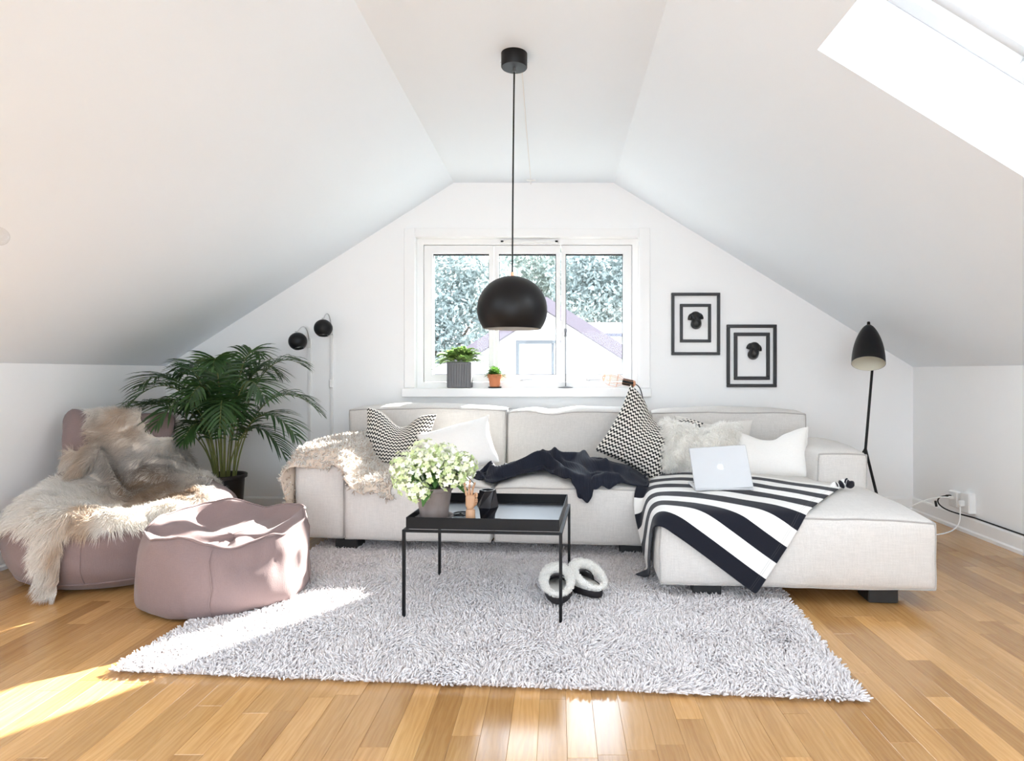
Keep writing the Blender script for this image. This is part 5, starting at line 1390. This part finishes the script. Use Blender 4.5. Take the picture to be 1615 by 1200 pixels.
for s_ in (-1, 1):
    o1, o2 = (AX, AZ), (AX + s_ * (HW + .4), AZ - (HW + .4) * sl); t_ = .34
    MB().add([(o1[0], 15.6, o1[1]), (o2[0], 15.6, o2[1]), (o2[0], 15.6, o2[1] + t_), (o1[0], 15.6, o1[1] + t_), (o1[0], 24.4, o1[1]), (o2[0], 24.4, o2[1]), (o2[0], 24.4, o2[1] + t_), (o1[0], 24.4, o1[1] + t_)],
        [(0, 1, 2, 3), (7, 6, 5, 4), (0, 4, 5, 1), (3, 2, 6, 7), (1, 5, 6, 2), (0, 3, 7, 4)]).build('roof_slope', M['rooftile'], h1, False)
wn = MB().ring((-1.06, .20, .35, 1.78), (-.98, .12, .43, 1.70), 15.93, 16.02).build('window', M['house_frame'], h1, False)
MB().box(-.16, -.10, 15.95, 16.0, .43, 1.70).build('mullion', M['house_frame'], wn, False)
for a, b_ in ((-.98, -.16), (-.10, .12)): MB().box(a, b_, 15.97, 15.99, .43, 1.70).build('pane', M['house_glass'], wn, False)
h2 = thing('neighbour_house', (5.2, 28, -3.2), 'farther pale house with lilac-grey roof behind the gabled one', 'house')
MB().box(1.3, 9.0, 26.5, 31, -3.2, 2.62).build('wall', M['render'], h2, False)
MB().add([(1.0, 26.0, 2.58), (9.3, 26.0, 2.58), (9.3, 28.8, 3.25), (1.0, 28.8, 3.25), (1.0, 31.4, 2.5), (9.3, 31.4, 2.5), (1.0, 26.0, 2.45), (9.3, 26.0, 2.45)], [(0, 1, 2, 3), (3, 2, 5, 4), (6, 7, 1, 0), (0, 3, 4), (1, 5, 2)]).build('roof', M['slate'], h2, False)
h3 = thing('garden_shed', (-3.3, 12.5, -3.2), 'low outbuilding with lilac-grey roof at the lower window corner', 'shed')
MB().box(-4.6, -2.05, 11.2, 13.5, -3.2, .75).build('wall', M['render'], h3, False)
MB().add([(-4.8, 11.0, .72), (-1.9, 11.0, .72), (-1.9, 12.4, 1.14), (-4.8, 12.4, 1.14), (-4.8, 13.7, .72), (-1.9, 13.7, .72)], [(0, 1, 2, 3), (3, 2, 5, 4)]).build('roof', M['slate'], h3, False)
def tree_mat(name, a, b_):
    t = NT(name); g = t.n('ShaderNodeNewGeometry'); c = t.mix(g.outputs['Random Per Island'], a, b_); p = t.bsdf(c, .6, 0, None, 0, .25)
    tr = t.n('ShaderNodeBsdfTranslucent'); t.l(c, tr.inputs[0]); x = t.n('ShaderNodeMixShader'); x.inputs[0].default_value = .4; t.l(p.outputs[0], x.inputs[1]); t.l(tr.outputs[0], x.inputs[2]); t.l(x.outputs[0], t.out.inputs[0]); return t.m
M['bark'] = pm('bark', (.12, .09, .07), .9, .3, 6, .6, 20, bd=.02)
def tree(x, y, blobs, nl, size, m, label, seed):
    tr = thing('tree', (x, y, -3.2), label, 'tree', 'trees beyond the houses'); rng = np.random.default_rng(seed)
    tk = MB().tube([(x, y, -3.2), (x + .1, y, 0), (x - .1, y, 3)], [.32, .25, .12], 10)
    for bx_, bz, r_ in blobs: tk.tube(bez([(x, y, .2), (x + bx_ * .4, y, bz * .5 + .3), (x + bx_, y, bz)], 6), [.12, .11, .09, .08, .06, .04, .02], 6)
    tk.build('trunk', M['bark'], tr); P = []
    for bx_, bz, r_ in blobs:
        k = int(nl * r_ ** 2 / sum(b[2] ** 2 for b in blobs)); d = unit(rng.normal(size=(k, 3))); rad = r_ * rng.uniform(.5, 1.05, (k, 1)) ** .6
        cl = np.array([noise.noise(Vector(q) * 2.6 + Vector((bx_, bz, seed))) for q in d])[:, None]
        P.append(np.array((x + bx_, y, bz)) + d * rad * (1 + .28 * cl))
    P = np.concatenate(P); n_ = len(P); a = unit(rng.normal(size=(n_, 3))); b2 = unit(np.cross(a, rng.normal(size=(n_, 3)))); w = rng.uniform(.6, 1.2, (n_, 1)) * size
    V = np.stack([P - a * w, P + b2 * w * .45, P + a * w, P - b2 * w * .45], 1).reshape(-1, 3)
    mk('foliage', V, np.arange(n_ * 4).reshape(-1, 4), m, tr, False)
T1 = tree_mat('blue_green_leaf_hazed', (.17, .21, .20), (.46, .51, .49)); T2 = tree_mat('grey_green_leaf_hazed', (.18, .215, .19), (.48, .52, .47))  # leaf colours lifted paler, distance haze put into the colour
def sc_b(bl, k): return [(a * k, .96 + (b_ - .96) * k, c * k) for a, b_, c in bl]
tree(-6.4, 34, sc_b([(-.6, 1.4, 1.9), (.9, 2.6, 1.7), (-.4, 4.2, 2.0), (1.1, .3, 1.5), (.7, 5.4, 1.5), (2.0, 4.0, 1.2)], 1.42), 19000, .17, T1, 'bluish green tree filling the pane above the planter', 1)
tree(-1.2, 44, sc_b([(-.8, 5.0, 1.9), (.9, 4.4, 1.9), (.1, 6.6, 1.8), (-1.6, 3.2, 1.7), (1.8, 6.0, 1.5), (.2, 2.6, 1.8)], 1.47), 17000, .19, T2, 'grey-green tree rising behind the pendant lamp shade', 2)
tree(2.9, 37, sc_b([(-.7, 3.6, 1.7), (.8, 4.1, 1.7), (.0, 5.4, 1.6), (1.6, 2.9, 1.3), (-1.3, 5.0, 1.2), (.9, 6.3, 1.0)], 1.37), 17000, .17, T1, 'leafy tree seen above the lilac-grey roof', 3)
